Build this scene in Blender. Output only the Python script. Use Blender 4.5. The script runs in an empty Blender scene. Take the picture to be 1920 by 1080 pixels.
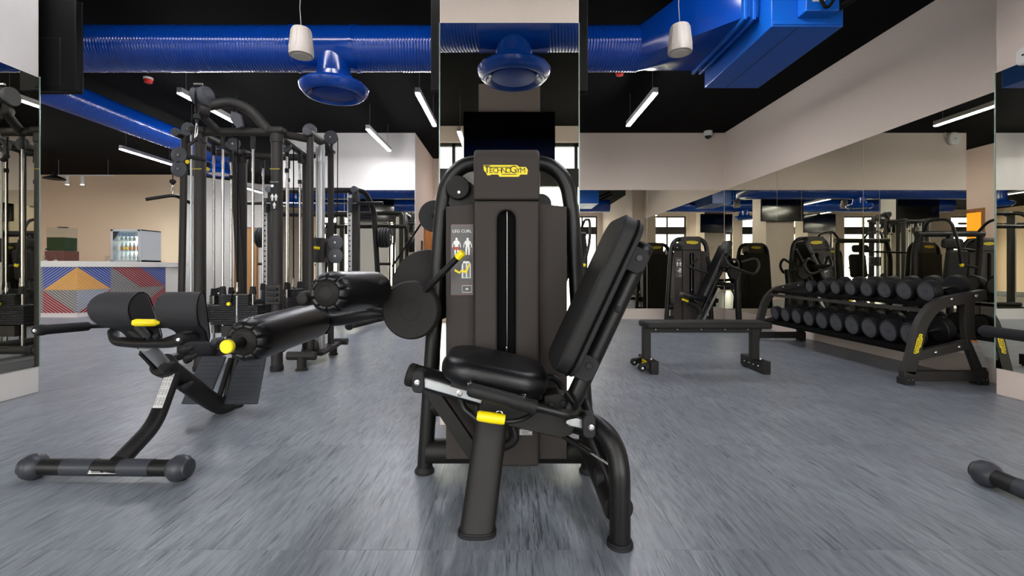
import bpy, bmesh, math, random
from mathutils import Vector, Matrix
random.seed(7)
C = bpy.context.scene.collection
PI = math.pi

# ------------------------------------------------------------------ camera, world, exposure
cam_d = bpy.data.cameras.new('camera')
cam = bpy.data.objects.new('camera', cam_d); C.objects.link(cam)
cam_d.sensor_width = 36.0
cam_d.lens = 853.0 / 1920.0 * 36.0
cam_d.shift_x = 5 / 1920.0
cam_d.shift_y = -37 / 1920.0
cam_d.clip_start = 0.05
cam.location = (0, 0, 0.95)
cam.rotation_euler = (PI / 2, 0, 0)
bpy.context.scene.camera = cam
vs = bpy.context.scene.view_settings
vs.view_transform = 'Standard'; vs.look = 'None'; vs.gamma = 1.0; vs.use_curve_mapping = False
vs.exposure = 0.36
LAMP_POWER = 128.0
SKY_POWER = 10.0
w = bpy.data.worlds.new('sky'); bpy.context.scene.world = w
w.use_nodes = True
bg = w.node_tree.nodes['Background']
bg.inputs[0].default_value = (1.0, 0.975, 0.94, 1); bg.inputs[1].default_value = SKY_POWER

# ------------------------------------------------------------------ pixel geometry of the photograph
F, CX, CY, H = 853.0, 955.0, 503.0, 0.95
def W(px, py, d):
    return Vector(((px - CX) / F * d, d, H - (py - CY) / F * d))
CEIL = 3.48

# ------------------------------------------------------------------ materials
def lin(c):
    c = c / 255.0
    return c / 12.92 if c <= 0.04045 else ((c + 0.055) / 1.055) ** 2.4
def rgb(h):
    if isinstance(h, str):
        h = h.lstrip('#'); h = [int(h[i:i + 2], 16) for i in (0, 2, 4)]
    return (lin(h[0]), lin(h[1]), lin(h[2]), 1)
def mat(name, col, rough=0.5, metal=0.0, bump=None, spec=None, mottle=None, emit=None, trans=0, coat=0):
    m = bpy.data.materials.new(name); m.use_nodes = True
    nt = m.node_tree; b = nt.nodes['Principled BSDF']
    b.inputs['Base Color'].default_value = rgb(col)
    b.inputs['Roughness'].default_value = rough
    b.inputs['Metallic'].default_value = metal
    if spec is not None: b.inputs['Specular IOR Level'].default_value = spec
    if coat: b.inputs['Coat Weight'].default_value = coat; b.inputs['Coat Roughness'].default_value = 0.25
    if trans:
        b.inputs['Transmission Weight'].default_value = trans; b.inputs['IOR'].default_value = 1.45
    if emit:
        b.inputs['Emission Color'].default_value = rgb(emit[0]); b.inputs['Emission Strength'].default_value = emit[1]
    if bump or mottle:
        tc = nt.nodes.new('ShaderNodeTexCoord')
    if bump:
        n = nt.nodes.new('ShaderNodeTexNoise'); n.inputs['Scale'].default_value = bump[0]; n.inputs['Detail'].default_value = 3
        nt.links.new(tc.outputs['Object'], n.inputs['Vector'])
        bp = nt.nodes.new('ShaderNodeBump'); bp.inputs['Strength'].default_value = bump[1]; bp.inputs['Distance'].default_value = 0.004
        nt.links.new(n.outputs['Fac'], bp.inputs['Height']); nt.links.new(bp.outputs['Normal'], b.inputs['Normal'])
    if mottle:
        n = nt.nodes.new('ShaderNodeTexNoise'); n.inputs['Scale'].default_value = mottle[0]; n.inputs['Detail'].default_value = 4
        nt.links.new(tc.outputs['Object'], n.inputs['Vector'])
        mx = nt.nodes.new('ShaderNodeMix'); mx.data_type = 'RGBA'
        mx.inputs[6].default_value = rgb(col); mx.inputs[7].default_value = rgb(mottle[1])
        nt.links.new(n.outputs['Fac'], mx.inputs[0]); nt.links.new(mx.outputs[2], b.inputs['Base Color'])
    return m

def floor_mat():
    m = bpy.data.materials.new('vinyl_floor'); m.use_nodes = True
    nt = m.node_tree; L = nt.links; b = nt.nodes['Principled BSDF']
    tc = nt.nodes.new('ShaderNodeTexCoord')
    oi = nt.nodes.new('ShaderNodeObjectInfo')
    mul = nt.nodes.new('ShaderNodeVectorMath'); mul.operation = 'MULTIPLY_ADD'
    comb = nt.nodes.new('ShaderNodeCombineXYZ')
    L.new(oi.outputs['Random'], comb.inputs[0]); L.new(oi.outputs['Random'], comb.inputs[1]); L.new(oi.outputs['Random'], comb.inputs[2])
    L.new(comb.outputs[0], mul.inputs[0]); mul.inputs[1].default_value = (37.0, 11.0, 53.0)
    L.new(tc.outputs['Object'], mul.inputs[2])
    def noise(sx, sy, scale, detail, lo, hi, dist=0.0):
        mp = nt.nodes.new('ShaderNodeMapping'); mp.inputs['Scale'].default_value = (sx, sy, 1)
        L.new(mul.outputs[0], mp.inputs[0])
        n = nt.nodes.new('ShaderNodeTexNoise'); n.inputs['Scale'].default_value = scale; n.inputs['Detail'].default_value = detail
        n.inputs['Distortion'].default_value = dist
        L.new(mp.outputs[0], n.inputs['Vector'])
        r = nt.nodes.new('ShaderNodeMapRange'); r.inputs[1].default_value = lo; r.inputs[2].default_value = hi
        L.new(n.outputs['Fac'], r.inputs[0])
        return r.outputs[0]
    def mix(fac, a, c, amt):
        mm = nt.nodes.new('ShaderNodeMath'); mm.operation = 'MULTIPLY'; mm.inputs[1].default_value = amt
        L.new(fac, mm.inputs[0])
        mx = nt.nodes.new('ShaderNodeMix'); mx.data_type = 'RGBA'
        L.new(mm.outputs[0], mx.inputs[0])
        if isinstance(a, tuple): mx.inputs[6].default_value = a
        else: L.new(a, mx.inputs[6])
        mx.inputs[7].default_value = c
        return mx.outputs[2]
    base = mix(noise(1.6, 0.8, 2.2, 3, 0.35, 0.65), rgb((121, 127, 135)), rgb((139, 145, 152)), 1.0)
    base = mix(noise(30, 4.0, 2.0, 4, 0.42, 0.66), base, rgb((104, 107, 116)), 0.8)
    def times(p, q):
        m_ = nt.nodes.new('ShaderNodeMath'); m_.operation = 'MULTIPLY'; L.new(p, m_.inputs[0]); L.new(q, m_.inputs[1]); return m_.outputs[0]
    base = mix(times(noise(58, 2.6, 2.0, 6, 0.55, 0.62, 0.9), noise(5, 1.6, 2.0, 2, 0.47, 0.6)), base, rgb((66, 70, 78)), 0.8)
    base = mix(noise(120, 6.0, 2.0, 4, 0.60, 0.66, 0.8), base, rgb((84, 88, 96)), 0.55)
    base = mix(times(noise(90, 4.2, 2.1, 6, 0.57, 0.62, 0.9), noise(4, 1.8, 2.3, 2, 0.48, 0.6)), base, rgb((168, 171, 178)), 0.45)
    base = mix(noise(150, 9.0, 2.1, 3, 0.635, 0.67, 0.8), base, rgb((160, 164, 171)), 0.3)
    L.new(base, b.inputs['Base Color'])
    b.inputs['Roughness'].default_value = 0.34
    b.inputs['Specular IOR Level'].default_value = 0.42
    n = nt.nodes.new('ShaderNodeTexNoise'); n.inputs['Scale'].default_value = 160
    L.new(tc.outputs['Object'], n.inputs['Vector'])
    bp = nt.nodes.new('ShaderNodeBump'); bp.inputs['Strength'].default_value = 0.12; bp.inputs['Distance'].default_value = 0.003
    L.new(n.outputs['Fac'], bp.inputs['Height']); L.new(bp.outputs['Normal'], b.inputs['Normal'])
    return m
def wood_mat(name, c1, c2):
    m = bpy.data.materials.new(name); m.use_nodes = True
    nt = m.node_tree; L = nt.links; b = nt.nodes['Principled BSDF']
    tc = nt.nodes.new('ShaderNodeTexCoord'); mp = nt.nodes.new('ShaderNodeMapping'); mp.inputs['Scale'].default_value = (22, 22, 1.6)
    L.new(tc.outputs['Object'], mp.inputs[0])
    n = nt.nodes.new('ShaderNodeTexNoise'); n.inputs['Scale'].default_value = 1.5; n.inputs['Detail'].default_value = 5
    L.new(mp.outputs[0], n.inputs['Vector'])
    mx = nt.nodes.new('ShaderNodeMix'); mx.data_type = 'RGBA'; mx.inputs[6].default_value = rgb(c1); mx.inputs[7].default_value = rgb(c2)
    L.new(n.outputs['Fac'], mx.inputs[0]); L.new(mx.outputs[2], b.inputs['Base Color'])
    b.inputs['Roughness'].default_value = 0.5
    return m

M = {
 'floor': floor_mat(),
 'joint': mat('floor_joint', (92, 97, 104), 0.8),
 'wall': mat('plaster', (216, 201, 189), 0.85, bump=(120, 0.5)),
 'wall_white': mat('white_plaster', (214, 210, 206), 0.85, bump=(120, 0.5)),
 'wall_tan': mat('tan_plaster', (226, 199, 170), 0.85, bump=(120, 0.4)),
 'ceiling': mat('black_ceiling', (7, 7, 7), 0.95, bump=(30, 0.3), spec=0.1),
 'mirror': mat('mirror_glass', (228, 226, 212), 0.0, 1.0),
 'mirror_edge': mat('mirror_edge', (150, 172, 166), 0.25, 0.3),
 'black': mat('black_powder_coat', (24, 22, 21), 0.45, bump=(900, 0.25), spec=0.28),
 'black2': mat('satin_black_tube', (19, 18, 18), 0.36, bump=(900, 0.12), spec=0.32),
 'cover': mat('brown_grey_shroud', (67, 61, 58), 0.55, bump=(700, 0.45), mottle=(500, (54, 49, 47)), spec=0.2),
 'disc': mat('dark_plastic', (33, 30, 29), 0.5, bump=(700, 0.3), spec=0.2),
 'dark': mat('flat_black', (6, 6, 6), 0.8, spec=0.1),  # near-black for brackets, seams, piping, trays and the slot box
 'stack': mat('weight_plate_iron', (34, 34, 37), 0.5, bump=(300, 0.2), spec=0.3),
 'vinyl': mat('black_vinyl', (9, 9, 11), 0.36, bump=(260, 0.12), spec=0.38),
 'fabric': mat('charcoal_upholstery', (47, 47, 50), 0.62, bump=(500, 0.4), spec=0.25),
 'pad': mat('black_upholstery', (30, 29, 29), 0.5, bump=(500, 0.3), spec=0.25),
 'foam': mat('foam_grip', (34, 34, 37), 0.75, bump=(600, 0.5), spec=0.2),
 'rubber': mat('grey_rubber', (36, 36, 38), 0.6, bump=(300, 0.2), spec=0.22),
 'bluegrey': mat('blue_grey_rubber', (52, 54, 60), 0.38, spec=0.35),
 'plategrey': mat('grey_pulley', (74, 75, 80), 0.5, bump=(300, 0.3), spec=0.3),
 'tread': mat('rubber_tread', (58, 60, 65), 0.7, bump=(260, 0.6), spec=0.2),
 'chrome': mat('chrome', (190, 188, 185), 0.2, 1.0),
 'steel': mat('brushed_steel', (176, 174, 172), 0.32, 1.0),
 'alu': mat('aluminium', (178, 180, 182), 0.35, 0.75),
 'yellow': mat('yellow_plastic', (238, 214, 8), 0.42),
 'ink': mat('black_ink', (22, 22, 20), 0.6),
 'white_ink': mat('white_ink', (222, 222, 220), 0.6),
 'red_ink': mat('red_ink', (190, 60, 44), 0.6),
 'orange_ink': mat('orange_ink', (226, 130, 36), 0.6),
 'paper': mat('label_paper', (198, 197, 195), 0.6),
 'grey_ink': mat('grey_ink', (120, 120, 122), 0.6),
 'placard': mat('placard_grey', (62, 59, 60), 0.35),
 'blue': mat('blue_paint', (4, 60, 152), 0.15, bump=(30, 0.01), spec=0.7),
 'blue2': mat('blue_panel_paint', (8, 86, 180), 0.36, bump=(60, 0.08), spec=0.45),
 'screen': mat('tv_screen', (8, 8, 9), 0.12),
 'tvback': mat('tv_back', (10, 10, 10), 0.6, bump=(300, 0.2), spec=0.15),
 'led_low': mat('dim_led_diffuser', (255, 255, 255), 0.5, emit=((250, 250, 255), 34.0)),
 'led_mid': mat('mid_led_diffuser', (255, 255, 255), 0.5, emit=((250, 250, 255), 80.0)),
 'black3': mat('light_lifted_black_coat', (42, 39, 37), 0.45, bump=(900, 0.25), spec=0.3),  # black machine coat with brighter background light put into its colour
 'silver': mat('silver_paint', (142, 143, 146), 0.4, 0.15),
 'border_ink': mat('brown_ink', (118, 76, 72), 0.6),
 'lamp_body': mat('lamp_white', (200, 200, 200), 0.5),
 'led': mat('led_diffuser', (255, 255, 255), 0.5, emit=((250, 250, 255), LAMP_POWER)),
 'cable': mat('black_cable', (12, 12, 12), 0.7, spec=0.1),
 'wire': mat('steel_wire', (130, 130, 132), 0.4, 0.6),
 'speaker': mat('speaker_white', (164, 156, 147), 0.5),
 'grille': mat('speaker_grille', (190, 184, 174), 0.7),
 'plastic_white': mat('white_plastic', (218, 216, 210), 0.4),
 'glass': mat('glass', (240, 245, 245), 0.02, trans=1.0),
 'frame_dark': mat('window_frame_dark', (30, 29, 28), 0.5),
 'counter': mat('counter_white', (214, 210, 204), 0.35),
 'door_wood': wood_mat('door_wood', (206, 158, 104), (182, 130, 80)),
 'door_dark': wood_mat('door_frame_wood', (168, 122, 76), (132, 90, 52)),
 'brown': wood_mat('dispenser_wood', (100, 52, 40), (66, 32, 26)),
 'orange': mat('orange_wall', (255, 212, 80), 0.8),
 'juice': mat('green_juice', (16, 46, 9), 0.3, spec=0.2),
 'fridge': mat('fridge_grey', (186, 188, 192), 0.4),
 'fridge_in': mat('glowing_fridge_inside', (235, 240, 240), 0.5, emit=((225, 245, 245), 4.5)),  # lining glows by itself so the fridge interior looks lit
 's_blue': mat('slat_blue', (24, 66, 148), 0.5), 's_yel': mat('slat_yellow', (216, 150, 40), 0.5),
 's_grey': mat('slat_grey', (106, 106, 104), 0.5), 's_red': mat('slat_red', (132, 22, 34), 0.5),
 's_sil': mat('slat_silver', (128, 136, 150), 0.5), 's_back': mat('slat_back', (205, 195, 192), 0.7),
 'brass': mat('brass_inside', (170, 110, 60), 0.35, 0.7),
 'green': mat('exit_green', (20, 120, 70), 0.5, emit=((20, 150, 80), 0.6)),
 'face': mat('dumbbell_face', (74, 75, 79), 0.6, bump=(300, 0.2), spec=0.25),
 'db': mat('dumbbell_rubber', (26, 26, 28), 0.5, bump=(300, 0.2), spec=0.25),
 'blue_matte': mat('blue_plate_paint', (5, 52, 138), 0.55, spec=0.25),
 'red': mat('detector_red', (190, 30, 26), 0.5),
 'outside': mat('pavement', (150, 150, 148), 0.9),
 'facade': mat('facade', (205, 202, 196), 0.9),
}

# ------------------------------------------------------------------ mesh builder
LOC = {}          # world location of every thing while it is being built
class MB:
    def __init__(s): s.v = []; s.f = []
    def add(s, vs_, fs):
        n = len(s.v); s.v += [Vector(v) for v in vs_]; s.f += [[i + n for i in f] for f in fs]; return s
    def box(s, c, size, rot=None):
        c = Vector(c); hx, hy, hz = [q / 2 for q in size]
        vs_ = [Vector((x, y, z)) for x in (-hx, hx) for y in (-hy, hy) for z in (-hz, hz)]
        if rot: vs_ = [rot @ v for v in vs_]
        return s.add([c + v for v in vs_], [[0, 1, 3, 2], [4, 6, 7, 5], [0, 4, 5, 1], [2, 3, 7, 6], [0, 2, 6, 4], [1, 5, 7, 3]])
    def bb(s, a, b):
        return s.box([(a[i] + b[i]) / 2 for i in range(3)], [abs(b[i] - a[i]) for i in range(3)])
    def bar(s, p0, p1, w_, h_, up=(0, 0, 1)):
        p0, p1 = Vector(p0), Vector(p1); d = p1 - p0; l = d.length; d.normalize()
        u = Vector(up); x = d.cross(u)
        if x.length < 1e-5: x = d.cross(Vector((1, 0, 0)))
        x.normalize(); u = x.cross(d)
        R = Matrix((d, x, u)).transposed()
        return s.box((p0 + p1) / 2, (l, w_, h_), R)
    def tube(s, pts, r, seg=14, cap=True, closed=False, sq=None):
        pts = [Vector(p) for p in pts]; n = len(pts)
        rs = r if isinstance(r, (list, tuple)) else [r] * n
        T = []
        for i in range(n):
            if closed: t = pts[(i + 1) % n] - pts[i - 1]
            else: t = pts[min(i + 1, n - 1)] - pts[max(i - 1, 0)]
            T.append(t.normalized())
        a = Vector((0, 0, 1)) if abs(T[0].z) < 0.9 else Vector((1, 0, 0))
        N = (a - T[0] * a.dot(T[0])).normalized()
        vs_ = []
        for i in range(n):
            N = (N - T[i] * N.dot(T[i])).normalized(); B = T[i].cross(N)
            for k in range(seg):
                th = 2 * PI * k / seg; c_, s_ = math.cos(th), math.sin(th)
                if sq: c_ *= sq[0]; s_ *= sq[1]
                vs_.append(pts[i] + (N * c_ + B * s_) * rs[i])
        fs = []
        for i in range(n if closed else n - 1):
            j = (i + 1) % n
            for k in range(seg):
                k2 = (k + 1) % seg
                fs.append([i * seg + k, i * seg + k2, j * seg + k2, j * seg + k])
        if cap and not closed:
            fs.append(list(range(seg))[::-1]); fs.append([(n - 1) * seg + k for k in range(seg)])
        return s.add(vs_, fs)
    def cyl(s, p0, p1, r, seg=20, r1=None):
        return s.tube([p0, p1], [r, r if r1 is None else r1], seg)
    def lathe(s, o, ax, prof, seg=28):
        """prof: (radius, distance along ax)"""
        o = Vector(o); ax = Vector(ax).normalized()
        a = Vector((0, 0, 1)) if abs(ax.z) < 0.9 else Vector((1, 0, 0))
        N = (a - ax * a.dot(ax)).normalized(); B = ax.cross(N)
        vs_, fs, rings = [], [], []
        for r, t in prof:
            if r < 1e-6:
                rings.append([len(vs_)]); vs_.append(o + ax * t)
            else:
                rings.append(list(range(len(vs_), len(vs_) + seg)))
                for k in range(seg):
                    th = 2 * PI * k / seg
                    vs_.append(o + ax * t + (N * math.cos(th) + B * math.sin(th)) * r)
        for A, B_ in zip(rings, rings[1:]):
            for k in range(seg):
                k2 = (k + 1) % seg
                if len(A) == 1 and len(B_) == 1: break
                if len(A) == 1: fs.append([A[0], B_[k2], B_[k]])
                elif len(B_) == 1: fs.append([A[k], A[k2], B_[0]])
                else: fs.append([A[k], A[k2], B_[k2], B_[k]])
        if len(rings[0]) > 1: fs.append(rings[0][::-1])
        if len(rings[-1]) > 1: fs.append(rings[-1])
        return s.add(vs_, fs)
    def ball(s, c, r, n=10, seg=20, sc=1.0, ax=(0, 0, 1)):
        return s.lathe(c, ax, [(max(0, r * math.sin(PI * i / n)), -r * sc * math.cos(PI * i / n)) for i in range(n + 1)], seg)
    def prism(s, poly, o, u, v, th):
        """2-D polygon in the plane (u, v) at o, extruded by vector th"""
        o, u, v, th = Vector(o), Vector(u), Vector(v), Vector(th); n = len(poly)
        A = [o + u * a + v * b for a, b in poly]
        vs_ = A + [p + th for p in A]
        fs = [list(range(n))[::-1], list(range(n, 2 * n))] + [[i, (i + 1) % n, n + (i + 1) % n, n + i] for i in range(n)]
        return s.add(vs_, fs)
    def holed(s, outer, inner, o, u, v, th):
        """plate with a hole (both loops same winding), extruded by th"""
        o, u, v, th = Vector(o), Vector(u), Vector(v), Vector(th)
        b = bmesh.new()
        def loop(poly): 
            vv = [b.verts.new(o + u * a + v * c) for a, c in poly]
            return [b.edges.new((vv[i], vv[(i + 1) % len(vv)])) for i in range(len(vv))]
        e = loop(outer) + loop(inner)
        bmesh.ops.triangle_fill(b, use_beauty=True, edges=e)
        r = bmesh.ops.extrude_face_region(b, geom=b.faces[:])
        bmesh.ops.translate(b, vec=th, verts=[g for g in r['geom'] if isinstance(g, bmesh.types.BMVert)])
        b.verts.index_update()
        s.add([v_.co.copy() for v_ in b.verts], [[v_.index for v_ in f.verts] for f in b.faces]); b.free(); return s
    def cushion(s, c, X, Y, Z, sx, sy, sz, rc, rz, dome=0.0, n=6):
        """upholstered pad: rounded-rectangle layers with rounded rims; rc corner radius, rz rim radius"""
        c, X, Y, Z = Vector(c), Vector(X).normalized(), Vector(Y).normalized(), Vector(Z).normalized()
        def outline(inset):
            r = max(rc - inset, 0.004); hx, hy = sx / 2 - inset - r, sy / 2 - inset - r
            out = []
            for q, (ax, ay) in enumerate([(1, 1), (-1, 1), (-1, -1), (1, -1)]):
                for k in range(7):
                    th = PI / 2 * (q + k / 6.0)
                    out.append((ax * hx + r * math.cos(th), ay * hy + r * math.sin(th)))
            return out
        layers = []
        for k in range(n + 1):
            th = PI / 2 * (1 - k / n); layers.append((rz * (1 - math.cos(th)), -sz / 2 + rz * (1 - math.sin(th))))
        for k in range(n + 1):
            th = PI / 2 * k / n; layers.append((rz * (1 - math.cos(th)), sz / 2 - rz * (1 - math.sin(th))))
        if dome: 
            for k in range(1, 4): layers.append((rz + (min(sx, sy) / 2 - rz) * 0.27 * k, sz / 2 + dome * (1 - (1 - k / 3.0) ** 2)))
        vs_, fs = [], []; m = 28
        for ins, z in layers:
            for a, b in outline(ins): vs_.append(c + X * a + Y * b + Z * z)
        for i in range(len(layers) - 1):
            for k in range(m):
                fs.append([i * m + k, i * m + (k + 1) % m, (i + 1) * m + (k + 1) % m, (i + 1) * m + k])
        fs.append(list(range(m))[::-1]); fs.append([(len(layers) - 1) * m + k for k in range(m)])
        return s.add(vs_, fs)
    def text(s, body, o, u, v, size, depth=0.0008, align='CENTER'):
        tv, tf = text_geo(body, align)
        o, u, v = Vector(o), Vector(u).normalized(), Vector(v).normalized(); n = u.cross(v)
        return s.add([o + u * (p.x * size) + v * (p.y * size) + n * depth for p in tv], tf)
    def build(s, name, m, parent=None, bevel=0.0, seg=2, smooth=True, angle=38):
        me = bpy.data.meshes.new(name)
        off = LOC.get(parent.name, Vector((0, 0, 0))) if parent else Vector((0, 0, 0))
        me.from_pydata([tuple(v - off) for v in s.v], [], s.f); me.update()
        b = bmesh.new(); b.from_mesh(me); bmesh.ops.recalc_face_normals(b, faces=b.faces[:]); b.to_mesh(me); b.free()
        me.materials.append(M[m] if isinstance(m, str) else m)
        if smooth:
            me.polygons.foreach_set('use_smooth', [True] * len(me.polygons)); me.set_sharp_from_angle(angle=math.radians(angle))
        o = bpy.data.objects.new(name, me); C.objects.link(o)
        if parent: o.parent = parent
        LOC[o.name] = off
        if bevel:
            bv = o.modifiers.new('bevel', 'BEVEL'); bv.width = bevel; bv.segments = seg; bv.limit_method = 'ANGLE'; bv.angle_limit = math.radians(40)
            bv.harden_normals = False
        return o
TXT = {}
def text_geo(body, align='CENTER'):
    if (body, align) not in TXT:
        cu = bpy.data.curves.new('lettering', 'FONT'); cu.body = body; cu.align_x = align; cu.align_y = 'CENTER'; cu.size = 1.0
        cu.resolution_u = 3
        ob = bpy.data.objects.new('lettering', cu); C.objects.link(ob)
        dg = bpy.context.evaluated_depsgraph_get()
        me = bpy.data.meshes.new_from_object(ob.evaluated_get(dg))
        TXT[(body, align)] = ([v.co.copy() for v in me.vertices], [list(p.vertices) for p in me.polygons])
        bpy.data.objects.remove(ob); bpy.data.meshes.remove(me); bpy.data.curves.remove(cu)
    return TXT[(body, align)]
def fillet(pts, rad, n=6):
    """round the corners of a polyline"""
    pts = [Vector(p) for p in pts]; out = [pts[0]]
    for i in range(1, len(pts) - 1):
        a, b, c = pts[i - 1], pts[i], pts[i + 1]
        r = rad[i - 1] if isinstance(rad, (list, tuple)) else rad
        d1, d2 = (a - b), (c - b); k = min(r, d1.length * 0.49, d2.length * 0.49)
        p, q = b + d1.normalized() * k, b + d2.normalized() * k
        for j in range(n + 1):
            t = j / n; out.append(p * (1 - t) ** 2 + b * 2 * t * (1 - t) + q * t ** 2)
    out.append(pts[-1]); return out

def spline(pts, n=6):
    """smooth curve through the points"""
    P_ = [Vector(p) for p in pts]; P_ = [P_[0] * 2 - P_[1]] + P_ + [P_[-1] * 2 - P_[-2]]; out = []
    for i in range(1, len(P_) - 2):
        a, b, c, d = P_[i - 1:i + 3]
        for k in range(n):
            t = k / n
            out.append(.5 * (2 * b + (c - a) * t + (2 * a - 5 * b + 4 * c - d) * t * t + (3 * b - a - 3 * c + d) * t ** 3))
    out.append(P_[-2]); return out
def tag(o, label=None, cat=None, group=None, kind=None):
    if label: o['label'] = label
    if cat: o['category'] = cat
    if group: o['group'] = group
    if kind: o['kind'] = kind
    return o
def thing(name, label, cat, loc=(0, 0, 0), group=None):
    o = bpy.data.objects.new(name, None); C.objects.link(o); o.location = loc; o.empty_display_size = 0.1
    LOC[o.name] = Vector(loc)
    return tag(o, label, cat, group)
def copy_tree(o, loc=None, rotz=None, label=None, parent=None):
    c = o.copy(); C.objects.link(c)
    if parent: c.parent = parent
    if loc is not None: c.location = loc
    if rotz is not None: c.rotation_euler = (0, 0, rotz)
    if label: c['label'] = label
    for ch in list(o.children): copy_tree(ch, parent=c)
    return c
def struct(mb, name, m, parent=None, **k):
    o = mb.build(name, m, parent, **k)
    if parent is None: o['kind'] = 'structure'
    return o

LOGO = [(0, 0), (0.75, 0), (0.81, -0.045), (0.957, -0.045), (1.0, -0.11), (0.985, -0.213), (0.835, -0.213), (0.79, -0.264), (0.363, -0.264), (0.33, -0.213),
        (0.176, -0.213), (0.154, -0.231), (0.088, -0.231), (0.055, -0.165), (0.011, -0.121)]
def logo(parent, o, u, v, width):
    """yellow maker's plate; o = its centre"""
    o, u, v = Vector(o), Vector(u).normalized(), Vector(v).normalized(); n = u.cross(v)
    tl = o - u * width / 2 + v * 0.132 * width
    edge = [((a - .5) * 1.025 + .5, (b + .132) * 1.09 - .132) for a, b in LOGO]
    MB().prism([(a * width, b * width) for a, b in edge], tl - n * 0.0002, u, v, n * 0.0012).build('logo_border', 'ink', parent, smooth=False)
    p = MB().prism([(a * width, b * width) for a, b in LOGO], tl, u, v, n * 0.0022).build('logo_plate', 'yellow', parent, smooth=False)
    t = MB(); q = n * 0.0030; s = 0.152 * width
    x = 0.04
    for ch, sz, adv in (('T', 1.5, .085), ('E', 1, .092), ('C', 1, .098), ('H', 1, .098), ('N', 1, .098), ('O', 1, .10), ('G', 1.4, .125), ('Y', 1, .092), ('M', 1, .11)):
        t.text(ch, tl + q + u * (x + adv / 2) * width + v * (-0.128 + (sz - 1) * .045) * width, u, v, s * sz * 1.12, 0); x += adv
    for a0, a1, b in ((.04, .62, -.05), (.41, .75, -.21)):
        t.prism([(a0 * width, (b + .008) * width), (a1 * width, (b + .008) * width), (a1 * width, (b - .008) * width), (a0 * width, (b - .008) * width)], tl + q * .8, u, v, n * .0003)
    t.build('logo_lettering', 'ink', p, smooth=False)
    return p
def warning_label(parent, o, u, v, w_, h_):
    """white instruction sticker with an orange head; o = top left"""
    o, u, v = Vector(o), Vector(u).normalized(), Vector(v).normalized(); n = u.cross(v)
    def rect(a0, b0, a1, b1, d): return ([(a0, b0), (a1, b0), (a1, b1), (a0, b1)], o + n * d, u, v, n * 0.0006)
    p = MB().prism(*rect(0, 0, w_, -h_, 0)).build('warning_label', 'paper', parent, smooth=False)
    MB().prism(*rect(0, 0, w_, -h_ * 0.06, 0.0006)).build('label_head', 'orange_ink', p, smooth=False)
    t = MB(); k = max(8, int(h_ / 0.006))
    for i in range(k):
        if random.random() < .12: continue
        b = -h_ * (0.09 + 0.88 * i / k)
        for c in range(3):
            a0 = w_ * (0.05 + c * .32); t.prism(*rect(a0, b, a0 + w_ * random.uniform(.16, .28), b - h_ * 0.4 / k, 0.0006))
    t.build('label_print', 'grey_ink', p, smooth=False)
    return p

# ================================================================== THE SETTING
def thin_glass(name, tint=(1, 1, 1, 1), gloss=0.07):
    m = bpy.data.materials.new(name); m.use_nodes = True; nt = m.node_tree
    nt.nodes.remove(nt.nodes['Principled BSDF']); out = nt.nodes['Material Output']
    t = nt.nodes.new('ShaderNodeBsdfTransparent'); t.inputs[0].default_value = tint
    g = nt.nodes.new('ShaderNodeBsdfGlossy'); g.inputs['Roughness'].default_value = 0.01
    mx = nt.nodes.new('ShaderNodeMixShader'); mx.inputs[0].default_value = gloss
    nt.links.new(t.outputs[0], mx.inputs[1]); nt.links.new(g.outputs[0], mx.inputs[2]); nt.links.new(mx.outputs[0], out.inputs[0])
    return m
M['pane'] = thin_glass('window_pane', (0.97, 0.99, 0.99, 1))
M['clear'] = thin_glass('clear_glass', (0.95, 0.97, 0.97, 1), 0.03)

XL, XR, YF = -13.4, 4.02, -2.6
floor = struct(MB().bb((XL, YF - .2, -.12), (5.2, 14.6, -.004)), 'floor', 'joint', smooth=False)
tile_me = None
T = 0.91
for i in range(15):
    for j in range(18):
        x, y = -0.31 + T * (i - 10) + T / 2, 1.535 + T * (j - 5) + T / 2
        if tile_me is None:
            t = MB().box((0, 0, -.002), (T - .0011, T - .0011, .004)).build('floor_tile', 'floor', None, smooth=False); tile_me = t.data
        else:
            t = bpy.data.objects.new('floor_tile', tile_me); C.objects.link(t)
        t.parent = floor; t.location = (x, y, 0)
struct(MB().bb((XL, YF - .2, CEIL), (5.2, 14.6, CEIL + .1)), 'ceiling', 'ceiling', smooth=False)

def mirrors(parent, spans, fixed, axis, z0=.20, z1=2.41, face=-1):
    """mirror panels on a wall face; axis 'x': panels run along x at y=fixed"""
    for a, b in spans:
        a, b = min(a, b) + .003, max(a, b) - .003
        t = .006 * face
        mb = MB()
        if axis == 'x': mb.bb((a, fixed, z0), (b, fixed + t, z1))
        else: mb.bb((fixed, a, z0), (fixed + t, b, z1))
        mb.build('mirror_panel', 'mirror', parent, smooth=False)
wr = struct(MB().bb((XR, YF, 0), (XR + .15, 8.65, CEIL)), 'wall_right', 'wall', smooth=False)
mirrors(wr, [(8.49, 6.82), (6.82, 5.16), (5.16, 3.46)], XR, 'y')
wb = struct(MB().bb((-.51, 8.5, 0), (XR, 8.65, CEIL)), 'wall_back_right', 'wall', smooth=False)
mirrors(wb, [(-.51, 1.12), (1.12, 2.57), (2.57, 4.01)], 8.5, 'x')
wl = struct(MB().bb((-4.4, 8.5, 0), (-1.76, 8.65, CEIL)), 'wall_back_left', 'wall_white', smooth=False)
mirrors(wl, [(-4.4, -3.08), (-3.08, -1.765)], 8.5, 'x')
struct(MB().bb((-.51, 8.65, 0), (-.36, 10.5, CEIL)), 'wall_corridor_right', 'wall', smooth=False)
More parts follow.
